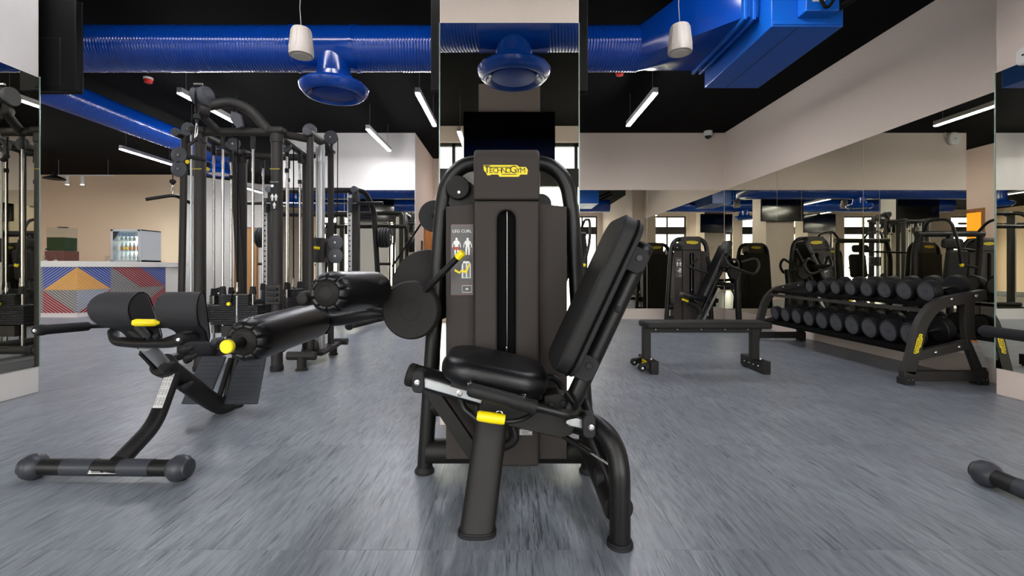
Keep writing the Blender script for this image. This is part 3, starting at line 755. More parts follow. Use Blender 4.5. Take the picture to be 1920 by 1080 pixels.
kp = thing('keypad', 'narrow dark entry keypad on the wall beside the orange opening', 'keypad', (-1.76, 9.15, 1.35))
MB().bb((-1.757, 9.06, 1.22), (-1.735, 9.16, 1.5)).build('keypad_case', 'ink', kp, bevel=.003)
for r in range(4):
    for c in range(2): MB().bb((-1.735, 9.075 + c * .04, 1.25 + r * .045), (-1.732, 9.105 + c * .04, 1.28 + r * .045)).build('button', 'grey_ink', kp, smooth=False)
es = thing('exit_sign', 'small green emergency sign on the plaster, seen in the left mirror', 'sign', (-13.4, 3.0, 2.7))
MB().bb((-13.39, 2.9, 2.6), (-13.37, 3.2, 2.75)).build('sign_panel', 'green', es, smooth=False)
MB().bb((-13.4, 2.89, 2.59), (-13.375, 3.21, 2.76)).build('sign_frame', 'plastic_white', es, smooth=False)
rl = thing('ceiling_light', 'warm round ceiling light inside the orange room', 'lamp', (-2.7, 9.8, 2.7))
MB().lathe((-2.7, 9.8, 2.7), (0, 0, -1), [(0, 0), (.2, 0), (.2, .03), (.18, .05), (0, .05)], 24).build('light_diffuser', mat('warm_led', (255, 200, 120), .5, emit=((255, 235, 200), 45)), rl)
MB().lathe((-2.7, 9.8, 2.7), (0, 0, -1), [(.2, 0), (.21, 0), (.21, .04), (.2, .04)], 24).build('light_rim', 'plastic_white', rl)

# ================================================================== WEIGHT TOWER (shared by the selectorised machines)
def roundslot(x0, x1, z0, z1, n=8):
    r = (x1 - x0) / 2; c = (x0 + x1) / 2
    return [(c + r * math.cos(PI * k / n), z1 - r + r * math.sin(PI * k / n)) for k in range(n + 1)] + [(c + r * math.cos(PI + PI * k / n), z0 + r + r * math.sin(PI + PI * k / n)) for k in range(n + 1)]
def tower(root, ox, oy):
    """arch frame, shroud, panels; front faces -y"""
    def P(x, y, z): return (ox + x, oy + y, z)
    hp = [(.382, .02), (.304, 1.206), (.284, 1.33), (.249, 1.392), (.199, 1.43), (.15, 1.44)]
    arch = fillet([P(-a, 0, b) for a, b in hp] + [P(0, 0, 1.445)] + [P(a, 0, b) for a, b in hp[::-1]], .05, 4)
    MB().tube(arch, .036, 18).build('arch_frame', 'black2', root)
    for s in (-1, 1):
        MB().lathe(P(s * .383, 0, 0), (0, 0, 1), [(.044, 0), (.046, .004), (.046, .012), (.041, .018), (.034, .03)], 20).build('foot_pad', 'rubber', root)
        MB().cyl(P(s * .275, 0, 1.0), P(s * .33, 0, 1.0), .009, 10).build('panel_stay', 'black2', root)
    MB().cyl(P(-.37, 0, .10), P(.37, 0, .10), .056, 22).build('crossbar', 'black', root)
    MB().cyl(P(-.36, .02, .31), P(.36, .02, .31), .054, 22).build('crossbar', 'black', root)
    hw = .141
    MB().holed([(-hw, .085), (hw, .085), (hw, 1.245), (-hw, 1.245)], roundslot(-.042, .040, .33, 1.205), P(0, -.14, 0), (1, 0, 0), (0, 0, 1), (0, .06, 0)).build('front_shroud', 'cover', root, bevel=.012, seg=3)
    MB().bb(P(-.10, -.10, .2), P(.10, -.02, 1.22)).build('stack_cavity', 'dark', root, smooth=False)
    MB().cyl(P(.002, -.11, .3), P(.002, -.11, 1.2), .0018, 8).build('stack_cable', 'steel', root)
    MB().lathe(P(0, -.112, .58), (0, 0, 1), [(0, 0), (.006, .004), (.008, .012), (.006, .025), (0, .03)], 10).build('cable_end', 'chrome', root)
    # cap with rounded top front
    prof = [(-.146, 1.248)] + [(-.146 + .05 * (1 - math.cos(a)), 1.425 + .05 * math.sin(a)) for a in [PI / 2 * k / 6 for k in range(7)]] + [(.10, 1.468), (.12, 1.45), (.12, 1.248)]
    MB().prism(prof, P(-.144, 0, 0), (0, 1, 0), (0, 0, 1), (.288, 0, 0)).build('top_cap', 'cover', root, bevel=.012, seg=3)
    for s in (-1, 1):
        x0, x1 = (-.272, -.143) if s < 0 else (.143, .270)
        MB().prism([(x0, .095), (x1, .095), (x1, 1.24), (x0, 1.226 if s < 0 else 1.24)] if s < 0 else [(x0, .095), (x1, .095), (x1, 1.226), (x0, 1.24)], P(0, -.085, 0), (1, 0, 0), (0, 0, 1), (0, .03, 0)).build('front_panel', 'cover', root, bevel=.004)
        MB().bb(P(s * .262, -.06, .1), P(s * .268, .09, 1.2)).build('side_panel', 'disc', root)
    MB().bb(P(-.27, .09, .1), P(.27, .105, 1.225)).bb(P(-.141, .10, .1), P(.141, .118, 1.25)).build('rear_panel', 'disc', root, bevel=.003)
    # pulleys beside the cap
    MB().lathe(P(-.222, -.055, 1.318), (0, 1, 0), [(.0, 0), (.050, 0), (.054, .005), (.054, .03), (.0, .03)], 32).build('pulley_cover', 'disc', root)
    MB().lathe(P(-.207, -.022, 1.285), (0, 1, 0), [(.0, 0), (.072, 0), (.072, .03), (.0, .03)], 32).build('pulley_wheel', 'black', root)
    MB().lathe(P(-.217, -.058, 1.295), (0, 1, 0), [(0, 0), (.006, 0), (.006, .006), (0, .006)], 12).build('bolt', 'chrome', root)
    MB().lathe(P(.16, .01, 1.25), (0, 1, 0), [(.0, 0), (.05, 0), (.05, .03), (.0, .03)], 28).build('pulley_wheel', 'black', root)
    logo(root, P(-.004, -.1465, 1.372), (1, 0, 0), (0, 0, 1), .193)
    logo(root, P(0, .1205, 1.372), (-1, 0, 0), (0, 0, 1), .193)

def figure(mb, o, u, v, s):
    """little printed human figure, height s"""
    def poly(p): mb.prism([(a * s, b * s) for a, b in p], o, u, v, Vector(u).cross(Vector(v)) * .0005)
    poly([(.07 * math.cos(2 * PI * k / 10), .43 + .08 * math.sin(2 * PI * k / 10)) for k in range(10)])
    poly([(-.05, .36), (.05, .36), (.15, .31), (.165, .2), (.095, .06), (.115, -.02), (-.115, -.02), (-.095, .06), (-.165, .2), (-.15, .31)])
    for q in (-1, 1):
        poly([(q * .175, .29), (q * .225, .14), (q * .25, -.05), (q * .215, -.06), (q * .185, .08), (q * .175, .15)])
        poly([(q * .12, -.02), (q * .015, -.02), (q * .03, -.25), (q * .04, -.48), (q * .11, -.48), (q * .13, -.22)])
def placard(root, o, w_, h_, title, seat=True):
    """instruction placard on a panel facing -y; o = its centre"""
    o = Vector(o); u, v = Vector((1, 0, 0)), Vector((0, 0, 1)); n = Vector((0, -1, 0))
    def at(a, b, d=.0022): return o + u * a * w_ + v * b * h_ + n * d
    p = MB().box(o, (w_, .003, h_)).build('placard', 'placard', root, bevel=.001)
    fr_ = MB()
    for a, b, c, d_ in ((-.49, -.495, .49, -.488), (-.49, .488, .49, .495), (-.49, -.495, -.475, .495), (.475, -.495, .49, .495), (-.49, -.345, .49, -.338)):
        fr_.prism([(a * w_, b * h_), (c * w_, b * h_), (c * w_, d_ * h_), (a * w_, d_ * h_)], o + n * .0016, u, v, n * .0004)
    fr_.build('placard_border', 'border_ink' if seat else 'grey_ink', p, smooth=False)
    (MB().text(title, at(0, .40), u, v, .185 * w_, 0) if title else MB().prism([(-.3 * w_, .38 * h_), (.3 * w_, .38 * h_), (.3 * w_, .405 * h_), (-.3 * w_, .405 * h_)], o + n * .0018, u, v, n * .0004)).build('placard_title', 'white_ink', p, smooth=False)
    f = MB()
    for a in (-.24, .24): figure(f, at(a, .185), u, v, .245 * h_)
    # exercise drawing: machine outline and seated figure
    f.prism([(-.02 * w_, -.26 * h_), (.38 * w_, -.26 * h_), (.38 * w_, -.06 * h_), (.30 * w_, -.02 * h_), (.06 * w_, -.02 * h_), (-.02 * w_, -.08 * h_)], o + n * .0018, u, v, n * .0004)
    f.build('placard_figures', 'white_ink', p, smooth=False)
    g = MB()
    for q in ([(.05, -.05), (.16, -.05), (.16, -.25), (.05, -.25)], [(.22, -.05), (.33, -.05), (.33, -.25), (.22, -.25)]):
        g.prism([(a * w_, b * h_) for a, b in q], o + n * .0024, u, v, n * .0003)
    g.build('placard_shading', 'grey_ink', p, smooth=False)
    g = MB()
    for q in ([(.30, -.05), (.36, -.06), (.20, -.19), (-.05, -.17), (-.05, -.14), (.14, -.15)], [(-.05, -.14), (-.10, -.17), (-.32, -.13), (-.33, -.16), (-.1, -.2), (-.05, -.17)]):
        g.prism([(a * w_, b * h_) for a, b in q], o + n * .0027, u, v, n * .0003)
    g.build('placard_person', 'yellow' if seat else 'white_ink', p, smooth=False)
    if seat:
        g = MB(); s = .245 * h_
        for q in (-1, 1): g.prism([(q * .12 * s, -.02 * s), (q * .01 * s, -.02 * s), (q * .02 * s, -.2 * s), (q * .13 * s, -.2 * s)], at(-.24, .185, .003), u, v, n * .0004)
        g.build('placard_muscles', 'red_ink', p, smooth=False)
    g = MB()
    for a, b, c, d_ in ((.0, -.46, .42, -.455), (.0, -.365, .42, -.36), (.0, -.46, .012, -.36), (.408, -.46, .42, -.36), (.14, -.415, .28, -.405), (.19, -.425, .23, -.395)):
        g.prism([(a * w_, b * h_), (c * w_, b * h_), (c * w_, d_ * h_), (a * w_, d_ * h_)], o + n * .0018, u, v, n * .0004)
    g.build('placard_icon', 'white_ink', p, smooth=False)

def roller(root, p0, p1, r, name='roller_pad', m='vinyl', cap_r=.6, puckers=10):
    """leather roller; the puckered end is at p0"""
    p0, p1 = Vector(p0), Vector(p1); ax = (p1 - p0).normalized(); L_ = (p1 - p0).length
    N = Vector((0, 0, 1)); N = (N - ax * N.dot(ax)).normalized(); B_ = ax.cross(N)
    seg = puckers * 8; rows = []
    prof = [(.50, .012), (.56, .002), (.66, -.003), (.76, .0), (.86, .008), (.94, .020), (.985, .036), (1.0, .055)]
    for i, (f, t) in enumerate(prof):
        k = 1 - i / (len(prof) - 1); rows.append((f, t, k))
    rows += [(1.0, .09, 0), (1.0, L_ - .05, 0), (.985, L_ - .028, 0), (.93, L_ - .01, 0), (.84, L_, 0), (.5, L_, 0)]
    vs_, fs = [], []
    for f, t, k in rows:
        for s in range(seg):
            th = 2 * PI * s / seg; crease = abs(math.cos(th * puckers / 2)) ** 50
            dk = crease * (k ** .4 if k > 0 else 0)
            vs_.append(p0 + ax * (t + .010 * dk) + (N * math.cos(th) + B_ * math.sin(th)) * r * (f - .055 * dk))
    n = len(rows)
    for i in range(n - 1):
        for s in range(seg):
            fs.append([i * seg + s, i * seg + (s + 1) % seg, (i + 1) * seg + (s + 1) % seg, (i + 1) * seg + s])
    fs.append([(n - 1) * seg + s for s in range(seg)])
    o = MB().add(vs_, fs).build(name, m, root, angle=60)
    c = MB().lathe(p0, ax, [(0, -.012), (r * .3, -.011), (r * .34, -.009), (r * .36, -.0105), (r * .55, -.004), (r * .64, .006), (r * .66, .02), (0, .03)], 32).build('end_cap', 'disc', o)
    return o

# ================================================================== LEG CURL MACHINE (centre)
OX, OY = -.012, 2.12
lc = thing('leg_curl_machine', 'large black seated leg curl machine with a tilted backrest before the middle pillar', 'exercise machine', (OX, OY, 0))
tower(lc, OX, OY)
placard(lc, W(866.5, 487, 2.032), .103, .318, 'LEG CURL')
# seat
ta = math.radians(11.5); sx = Vector((math.cos(ta), 0, -math.sin(ta))); sz = Vector((math.sin(ta), 0, math.cos(ta)))
sc_ = Vector((-.054, 1.765, .556))
MB().cushion(sc_, sx, (0, 1, 0), sz, .40, .36, .095, .11, .042, dome=.018).build('seat', 'vinyl', lc, angle=80)
MB().box(sc_ - sz * .055, (.3, .24, .02), Matrix((sx, Vector((0, 1, 0)), sz)).transposed()).build('seat_plate', 'black', lc)
# main rail from front left to back right
r0, r1 = W(772, 703, 1.80), W(1100, 797, 1.80)
rd = (r1 - r0).normalized()
MB().tube([r0, r0 + rd * .05, r1], [.045, .045, .045], 24).build('main_rail', 'black2', lc)
MB().lathe(r0, -rd, [(.046, -.01), (.046, .01), (.039, .018), (0, .02)], 24).build('rail_end_cap', 'disc', lc)
# silver guide bar with end brackets, on the near side
g0, g1 = W(792, 716, 1.70), W(905, 748, 1.70)
MB().bar(g0, g1, .016, .036).build('guide_bar', 'alu', lc, bevel=.004)
MB().bar(g0 + Vector((0, -.009, .012)), g1 + Vector((0, -.009, .012)), .004, .006).build('guide_rail_lip', 'steel', lc)
for k, q in enumerate((g0, W(1104, 797, 1.63))):
    c_ = q + rd * (-.012 if k == 0 else 0)
    MB().prism([(-.016, -.038), (.010, -.042), (.021, -.028), (.021, .032), (.010, .042), (-.013, .042), (-.023, .028), (-.023, -.026)], c_ + Vector((0, -.022, 0)), (1, 0, 0), (0, 0, 1), (0, .06, 0)).build('bar_bracket', 'rubber', lc, bevel=.004)
    for w_ in ((-.002,) if k == 0 else (.004,)):
        MB().lathe(c_ + Vector((w_, -.022, 0)), (0, -1, 0), [(0, .002), (.005, .002), (.006, .007), (.011, .006), (.011, 0), (0, 0)], 14).build('bolt', 'chrome', lc)
MB().lathe(g0.lerp(g1, .62) + Vector((0, -.008, 0)), (0, -1, 0), [(0, .002), (.005, .002), (.006, .007), (.011, .006), (.011, 0), (0, 0)], 14).build('bolt', 'chrome', lc)
# right bracket block
c_ = W(1083, 791, 1.66)
MB().box(c_, (.066, .03, .034), Matrix.Rotation(ta, 3, 'Y')).build('slide_block', 'alu', lc, bevel=.004)
MB().lathe(c_ + Vector((-.036, -.012, .005)), (0, -1, 0), [(0, .006), (.008, .006), (.01, .0), (0, 0)], 12).build('bolt', 'chrome', lc)
# side plate below the seat
pts = [(900, 728), (985, 752), (1062, 772), (1082, 796), (1072, 815), (1052, 822), (1020, 815), (940, 795), (905, 782)]
MB().prism([(W(a, b, 1.70).x, W(a, b, 1.70).z) for a, b in pts], (0, 1.70, 0), (1, 0, 0), (0, 0, 1), (0, .02, 0)).build('side_plate', 'black', lc, bevel=.004)
pts = [(1020, 742), (1048, 738), (1072, 752), (1083, 775), (1060, 782), (1020, 775)]
MB().prism([(W(a, b, 1.74).x, W(a, b, 1.74).z) for a, b in pts], (0, 1.74, 0), (1, 0, 0), (0, 0, 1), (0, .10, 0)).build('pivot_plate', 'black', lc, bevel=.006)
for a, b in ((1034, 760), (1056, 756)): MB().lathe(W(a, b, 1.738), (0, -1, 0), [(0, .008), (.012, .006), (.014, 0), (0, 0)], 14).build('bolt', 'rubber', lc)
# front legs
fl0, fl1 = Vector((-.115, 1.63, .012)), Vector((-.058, 1.79, .44))
def oval(mb, a, b, rx, ry, seg=28, ex=2.6):
    vs_, fs = [], []
    for p in (a, b):
        for k in range(seg):
            th = 2 * PI * k / seg; c1, s1 = math.cos(th), math.sin(th)
            vs_.append(Vector(p) + Vector((rx * math.copysign(abs(c1) ** (2 / ex), c1), ry * math.copysign(abs(s1) ** (2 / ex), s1), 0)))
    fs = [[k, (k + 1) % seg, seg + (k + 1) % seg, seg + k] for k in range(seg)] + [list(range(seg))[::-1], list(range(seg, 2 * seg))]
    return mb.add(vs_, fs)
oval(MB(), fl0, fl1, .063, .04).build('front_leg', 'black', lc)
oval(oval(MB(), (-.115, 1.63, 0), (-.115, 1.63, .012), .069, .046), (-.115, 1.63, .012), (-.1145, 1.631, .018), .066, .043).build('foot_pad', 'rubber', lc)
rl_ = [W(a, b, d) for a, b, d in ((1075, 784, 1.75), (1088, 787, 1.73), (1106, 792, 1.69), (1125, 803, 1.65), (1142, 821, 1.615), (1154, 845, 1.59), (1160, 872, 1.57), (1162, 905, 1.56))] + [Vector((.379, 1.56, .02))]
MB().tube(spline(rl_, 5), .036, 20).build('rear_leg', 'black2', lc)
oval(oval(MB(), (.379, 1.56, 0), (.379, 1.56, .012), .045, .045, 24, 2), (.379, 1.56, .012), (.379, 1.56, .019), .042, .042, 24, 2).build('foot_pad', 'rubber', lc)
MB().tube([(.37, 2.10, .14), (.379, 1.58, .115)], .052, 20).build('side_beam', 'black', lc)
MB().tube(fillet([(.345, 2.06, .34), (.35, 1.95, .30), (.376, 1.6, .20)], .1), .022, 12).build('side_strut', 'black2', lc)
MB().lathe((.352, 1.72, .16), (-1, 0, 0), [(0, .03), (.03, .028), (.036, .01), (.036, 0), (0, 0)], 20).build('cap', 'rubber', lc)
# gas spring
a, b = W(1048, 812, 1.80), W(1150, 876, 1.62)
MB().cyl(a, a.lerp(b, .62), .011, 12).build('gas_spring', 'black2', lc)
MB().cyl(a.lerp(b, .6), b, .005, 10).build('gas_spring_rod', 'chrome', lc)
# brace, inner arm
a, b = W(803, 724, 1.93), W(905, 872, 1.86)
MB().bar(a, b, .02, .062, up=(0, 0, 1)).build('brace', 'black', lc, bevel=.003)
MB().tube(fillet([W(862, 742, 1.78), W(868, 765, 1.78), W(900, 790, 1.75)], .04), .014, 12).build('link_rod', 'black2', lc)
MB().tube(fillet([W(958, 790, 1.95), W(968, 825, 1.95), W(945, 838, 1.95), W(925, 838, 1.96)], .03), .02, 12).build('cable_guide', 'black2', lc)
lb = MB().box(W(986, 810, 1.975), (.055, .002, .026)).build('serial_label', 'paper', lc, smooth=False)
t = MB()
for k in range(4): t.box(W(986 + (k % 2) * 4 - 2, 806 + k * 2.6, 1.9735), (.03 + .01 * (k % 2), .0006, .0028))
t.build('label_print', 'grey_ink', lb, smooth=False)
# yellow release handle
rod = fillet([W(892, 772, 1.66), W(900, 780, 1.62), W(955, 792, 1.60), W(985, 785, 1.62), W(1020, 757, 1.70)], .03)
MB().tube(rod, .009, 10).build('release_rod', 'black2', lc)
a, b = W(894, 779, 1.60), W(948, 787, 1.60); q = (b - a).normalized()
MB().lathe(a, q, [(0, 0), (.014, .001), (.0185, .008), (.0195, .05), (.0185, .092), (.0165, .1), (0, .101)], 18).build('release_handle', 'yellow', lc)
MB().tube(fillet([W(928, 778, 1.63), W(932, 771, 1.63), W(940, 771, 1.63), W(944, 780, 1.63)], .006), .0025, 8).build('spring_clip', 'chrome', lc)
# side grip
gp = fillet([W(880, 729, 1.56), W(1005, 763, 1.56), W(1072, 780, 1.57), W(1086, 768, 1.66), W(1064, 738, 1.74)], [.05, .04, .05], 8)
MB().tube(gp, .0155, 16).build('grip_tube', 'black2', lc)
a, b = W(878, 729, 1.56), W(1006, 764, 1.56); q = (b - a).normalized(); l_ = (b - a).length
MB().lathe(a, q, [(0, -.003), (.016, -.002), (.0235, .006), (.025, .016), (.025, l_ - .004), (.023, l_), (0, l_)], 22).build('foam_grip', 'pad', lc)
MB().lathe(W(881, 719, 1.555), (-.3, -1, .7), [(0, .012), (.005, .011), (.009, .004), (.009, 0), (0, 0)], 12).build('bolt', 'chrome', lc)
MB().lathe(W(982, 746, 1.56), (0, -.5, 1), [(0, .016), (.007, .014), (.009, .004), (.009, 0), (0, 0)], 12).build('bolt', 'chrome', lc)
gp2 = fillet([W(1015, 712, 1.98), W(1035, 705, 1.98), W(1055, 722, 1.96), W(1052, 745, 1.94)], .03, 6)
MB().tube(gp2, .0155, 14).build('grip_tube', 'black2', lc)
# backrest
bd = Vector((.424, 0, .906)).normalized(); bn = Vector((bd.z, 0, -bd.x))      # along the pad, and away from the user
b0 = Vector((.150, 1.76, .585)); Lb = .625
cm = b0 + bd * Lb / 2 + bn * .034
bk = MB().cushion(cm, bd, (0, 1, 0), -bn, Lb, .33, .058, .075, .015).build('backrest', 'pad', lc, angle=80)
def rim(off, shrink, r_):
    hx, hy, rc = Lb / 2 - shrink, .165 - shrink, .075
    out = []
    for q_, (ax, ay) in enumerate([(1, 1), (-1, 1), (-1, -1), (1, -1)]):
        for k in range(7):
            th = PI / 2 * (q_ + k / 6); out.append(cm + bd * (ax * (hx - rc) + rc * math.cos(th)) + Vector((0, ay * (hy - rc) + rc * math.sin(th), 0)) + bn * off)
    return MB().tube(out, r_, 6, closed=True)
rim(-.019, .001, .0026).build('seam', 'rubber', bk)
MB().cushion(b0 + bd * Lb / 2 + bn * .074, bd, (0, 1, 0), -bn, Lb - .004, .326, .022, .075, .008).build('back_shell', 'rubber', lc, angle=80)
rim(.029, .0, .003).build('seam', 'dark', bk)
p0_, p1_ = b0 + bd * -.16 + bn * .150, b0 + bd * .565 + bn * .150
MB().tube([p0_, p1_], .034, 20).build('back_post', 'black2', lc)
MB().lathe(p1_, bd, [(.034, -.002), (.034, .004), (.028, .01), (0, .012)], 20).build('post_cap', 'rubber', lc)
for t_ in (.05, .50):
    c_ = b0 + bd * t_ + bn * .122
    for s in (-1, 1):
        MB().prism([(-.05, -.035), (.045, -.035), (.048, .03), (.03, .05), (-.03, .05), (-.05, .03)], c_ + Vector((0, s * .034 - (.012 if s < 0 else 0), 0)), bd, bn, (0, .012, 0)).build('post_bracket', 'rubber', lc, bevel=.003)
    MB().lathe(c_ + bd * .01 + bn * .015 + Vector((0, -.046, 0)), (0, -1, 0), [(0, .002), (.012, .002), (.014, 0), (0, 0)], 16).build('bolt', 'black2', lc)
MB().lathe(b0 + bd * .30 + bn * .150 + Vector((0, -.033, 0)), (0, -1, 0), [(0, .008), (.007, .006), (.012, .004), (.013, 0), (0, 0)], 16).build('bolt', 'rubber', lc)
MB().tube([p0_ + bd * .02, W(1070, 772, 1.80)], .034, 18).build('post_foot', 'black2', lc)
# lever discs
MB().lathe(W(768, 582, 1.95), (.12, 1, 0), [(0, 0), (.043, 0), (.044, -.001), (.046, -.001), (.047, 0), (.118, .0), (.125, .006), (.127, .014), (.127, .048), (.12, .055), (0, .055)], 64).build('pivot_cover', 'disc', lc)
MB().lathe(W(803, 536, 2.21), (0, 1, 0), [(0, 0), (.168, 0), (.176, .006), (.178, .014), (.178, .03), (0, .03)], 64).build('cam_cover', 'disc', lc)
MB().cyl(W(768, 582, 1.99), W(800, 570, 2.25), .03, 18).build('pivot_axle', 'black2', lc)
MB().prism([(-.006, -.02), (.006, -.02), (.004, .012), (-.003, .02)], W(806, 552, 1.965), (1, 0, 0), (0, 0, 1), (0, -.004, 0)).build('range_mark', 'yellow', lc, smooth=False)
a, b = W(797, 545, 1.93), W(868, 473, 1.86)
MB().cyl(a, a.lerp(b, .9), .0135, 16).build('range_lever', 'black2', lc)
MB().lathe(a.lerp(b, .86), (b - a), [(0, 0), (.0150, 0), (.0155, .004), (.0155, .03), (.014, .034), (0, .034)], 16).build('lever_tip', 'yellow', lc)
cb = [W(803, 400, 2.30), W(735, 500, 2.30)]
MB().tube(cb, .005, 8).build('drive_belt', 'cable', lc)
MB().lathe(W(814, 405, 2.29), (0, 1, 0), [(0, 0), (.078, 0), (.08, .005), (.08, .03), (0, .03)], 40).build('pulley_wheel', 'rubber', lc)
MB().cyl(W(814, 405, 2.30), W(832, 405, 2.14), .016, 12).build('pulley_axle', 'black2', lc)
# rollers and lever arm
lo0, lo1 = W(456, 641, 1.55), W(592, 600, 2.06)
roller(lc, lo0, lo1, .078)
MB().cyl(lo0 - (lo1 - lo0).normalized() * .075, lo0, .021, 18).build('roller_axle', 'black2', lc)
MB().lathe(lo0 - (lo1 - lo0).normalized() * .075, -(lo1 - lo0), [(.0215, -.004), (.0225, 0), (.0225, .010), (.02, .013), (0, .013)], 22).build('axle_cap', 'yellow', lc)
up0, up1 = W(612, 550, 1.55), W(706, 542, 1.97)
roller(lc, up0, up1, .076)
MB().lathe(W(568, 560, 1.62), (.1, 1, 0), [(0, -.01), (.018, -.006), (.026, .004), (.028, .02), (.026, .07), (0, .07)], 22).build('adjuster_knob', 'disc', lc)
MB().cyl(W(568, 560, 1.66), W(640, 556, 1.99), .012, 10).build('adjuster_rod', 'black2', lc)
arm = fillet([W(768, 582, 2.03), W(690, 588, 2.05), W(640, 600, 2.08), W(597, 600, 2.10)], .06)
MB().tube(arm, .028, 14).build('lever_arm', 'black2', lc)
MB().cyl(lo1 - Vector((0, .01, 0)), W(597, 600, 2.10), .022, 14).build('roller_axle', 'black2', lc)
MB().tube(fillet([W(706, 560, 1.95), W(688, 574, 2.0), W(740, 582, 2.0)], .04), .024, 14).build('thigh_arm', 'black2', lc)
MB().holed([(-.03, -.05), (.015, -.055), (.032, -.03), (.034, .01), (.02, .045), (-.03, .04)], [(.012 * math.cos(2 * PI * k / 12) + .002, .012 * math.sin(2 * PI * k / 12) + .008) for k in range(12)], W(606, 604, 2.07), (1, 0, 0), (0, 0, 1), (0, .012, 0)).build('hook_plate', 'black', lc)

# ================================================================== BACK EXTENSION BENCH (left)
be = thing('back_extension_bench', 'black and charcoal back extension bench with two hip pads at the left front', 'exercise bench', (-1.83, 2.4, 0))
def ends(root, a, b, r, rb, m='bluegrey', which=(0, 1)):
    a, b = Vector(a), Vector(b); q = (b - a).normalized()
    for k, (p, s) in enumerate(((a, -q), (b, q))):
        if k in which:
            MB().lathe(p, s, [(r, -.052), (r * 1.15, -.047), (rb, -.025), (rb * 1.02, -.008), (rb * .96, .014), (rb * .74, .026), (rb * .72, .028), (rb * .72, .036), (rb * .62, .04), (0, .04)], 28).build('end_cap', m, root)
f0, f1 = (-2.155, 2.055, .054), (-1.47, 2.04, .054)
MB().cyl(f0, f1, .036, 24).build('foot_tube', 'black2', be)
ends(be, f0, f1, .036, .056)
for a, b in ((-2.0, -1.86), (-1.74, -1.60)):
    MB().tube([(a, 2.055 - .0219 * (a + 2.155), .0545), (b, 2.055 - .0219 * (b + 2.155), .0545)], .0372, 24).build('grip_tape', 'bluegrey', be)
lb = MB().box((-1.80, 2.0135, .048), (.13, .002, .016)).build('serial_label', 'paper', be, smooth=False)
MB().box((-1.83, 2.012, .048), (.04, .001, .008)).box((-1.77, 2.012, .048), (.05, .001, .006)).build('label_print', 'grey_ink', lb, smooth=False)
leg = fillet([W(329, 690, 2.47), W(290, 796, 2.30), W(222, 868, 2.05)], .08, 10)
MB().tube(leg, .037, 20).build('front_leg', 'black2', be)
# warning sticker wrapped on the leg
d0, d1 = leg[0], leg[1]; dv = (d1 - d0).normalized(); dn = Vector((.25, -1, 0)); dn = (dn - dv * dn.dot(dv)).normalized()
du = (-dv).cross(dn) * 1.0; du = Vector((abs(du.x), du.y if du.x > 0 else -du.y, du.z if du.x > 0 else -du.z))
tl = W(329, 700, 2.44) + dn * .0405 - du * .028
for _ in (0,):
    tl = d0 + dv * .03 + dn * .0385 - du * .022
    warning_label(be, tl, du, -dv, .044, .20)
main = fillet([W(306, 684, 2.40), W(395, 752, 2.80), W(415, 762, 2.98), W(432, 764, 3.12)], .12, 8)
MB().tube(main, .052, 22).build('main_tube', 'black', be)
MB().lathe((-1.88, 3.12, 0), (0, 0, 1), [(.05, 0), (.05, .02), (.03, .03), (.03, .06), (0, .06)], 20).build('foot_pad', 'rubber', be)
m0 = W(306, 684, 2.40); mdir = (W(395, 752, 2.80) - m0).normalized()
MB().lathe(m0, mdir, [(.05, -.012), (.06, -.010), (.062, 0), (.06, .02), (.054, .05), (.05, .05)], 24).build('collar', 'black', be)
pt0 = W(274, 648, 2.22)
MB().tube([pt0, m0 + mdir * .04], .031, 20).build('inner_post', 'silver', be)
MB().bar(pt0.lerp(m0, .15) + Vector((-.026, -.016, -.012)), m0 + Vector((-.026, -.016, -.012)), .014, .03).build('scale_strip', 'black', be)
for q, rr in ((W(309, 690, 2.33), .024), (W(345, 726, 2.50), .022), (W(345, 660, 2.52), .023), (W(353, 674, 2.60), .02)):
    MB().lathe(q, (-.4, -1, -.35), [(0, .022), (rr * .85, .02), (rr, .012), (rr, -.012), (rr * .6, -.02), (rr * .6, -.05), (0, -.05)], 18).build('adjuster_knob', 'rubber', be)
# pads
prof = [(2.205, .668), (2.172, .70), (2.155, .74), (2.156, .775), (2.178, .81), (2.212, .831), (2.245, .832), (2.275, .812), (2.30, .765), (2.33, .69), (2.362, .61), (2.362, .585), (2.345, .572), (2.32, .582), (2.285, .63)]
prof = [(p.x, p.y) for p in spline([(a, b, 0) for a, b in prof] + [(prof[0][0], prof[0][1], 0)], 3)][:-1]
for x0, x1 in ((-2.008, -1.803), (-1.688, -1.478)):
    pm = MB().prism(prof, (x0, 0, 0), (0, 1, 0), (0, 0, 1), (x1 - x0, 0, 0))
    for v in pm.v:
        if x0 < -1.9 and abs(v.x - x0) < 1e-4: v.x += .37 * (v.y - 2.155)
        if x0 > -1.9 and abs(v.x - x1) < 1e-4: v.x -= .37 * (v.y - 2.155)
    pm.build('hip_pad', 'fabric', be, bevel=.012, seg=3)
    xe = x1 - .001
    MB().tube([(xe - (.37 * (a - 2.155) if x0 > -1.9 else 0), a, b) for a, b in [(2.255 + (p - 2.255) * .985, .71 + (q - .71) * .985) for p, q in prof]], .0025, 6, closed=True).build('piping', 'dark', be)
    MB().bar(((x0 + x1) / 2, 2.30, .64), (-1.82, 2.31, .56), .05, .02).build('pad_bracket', 'black', be)
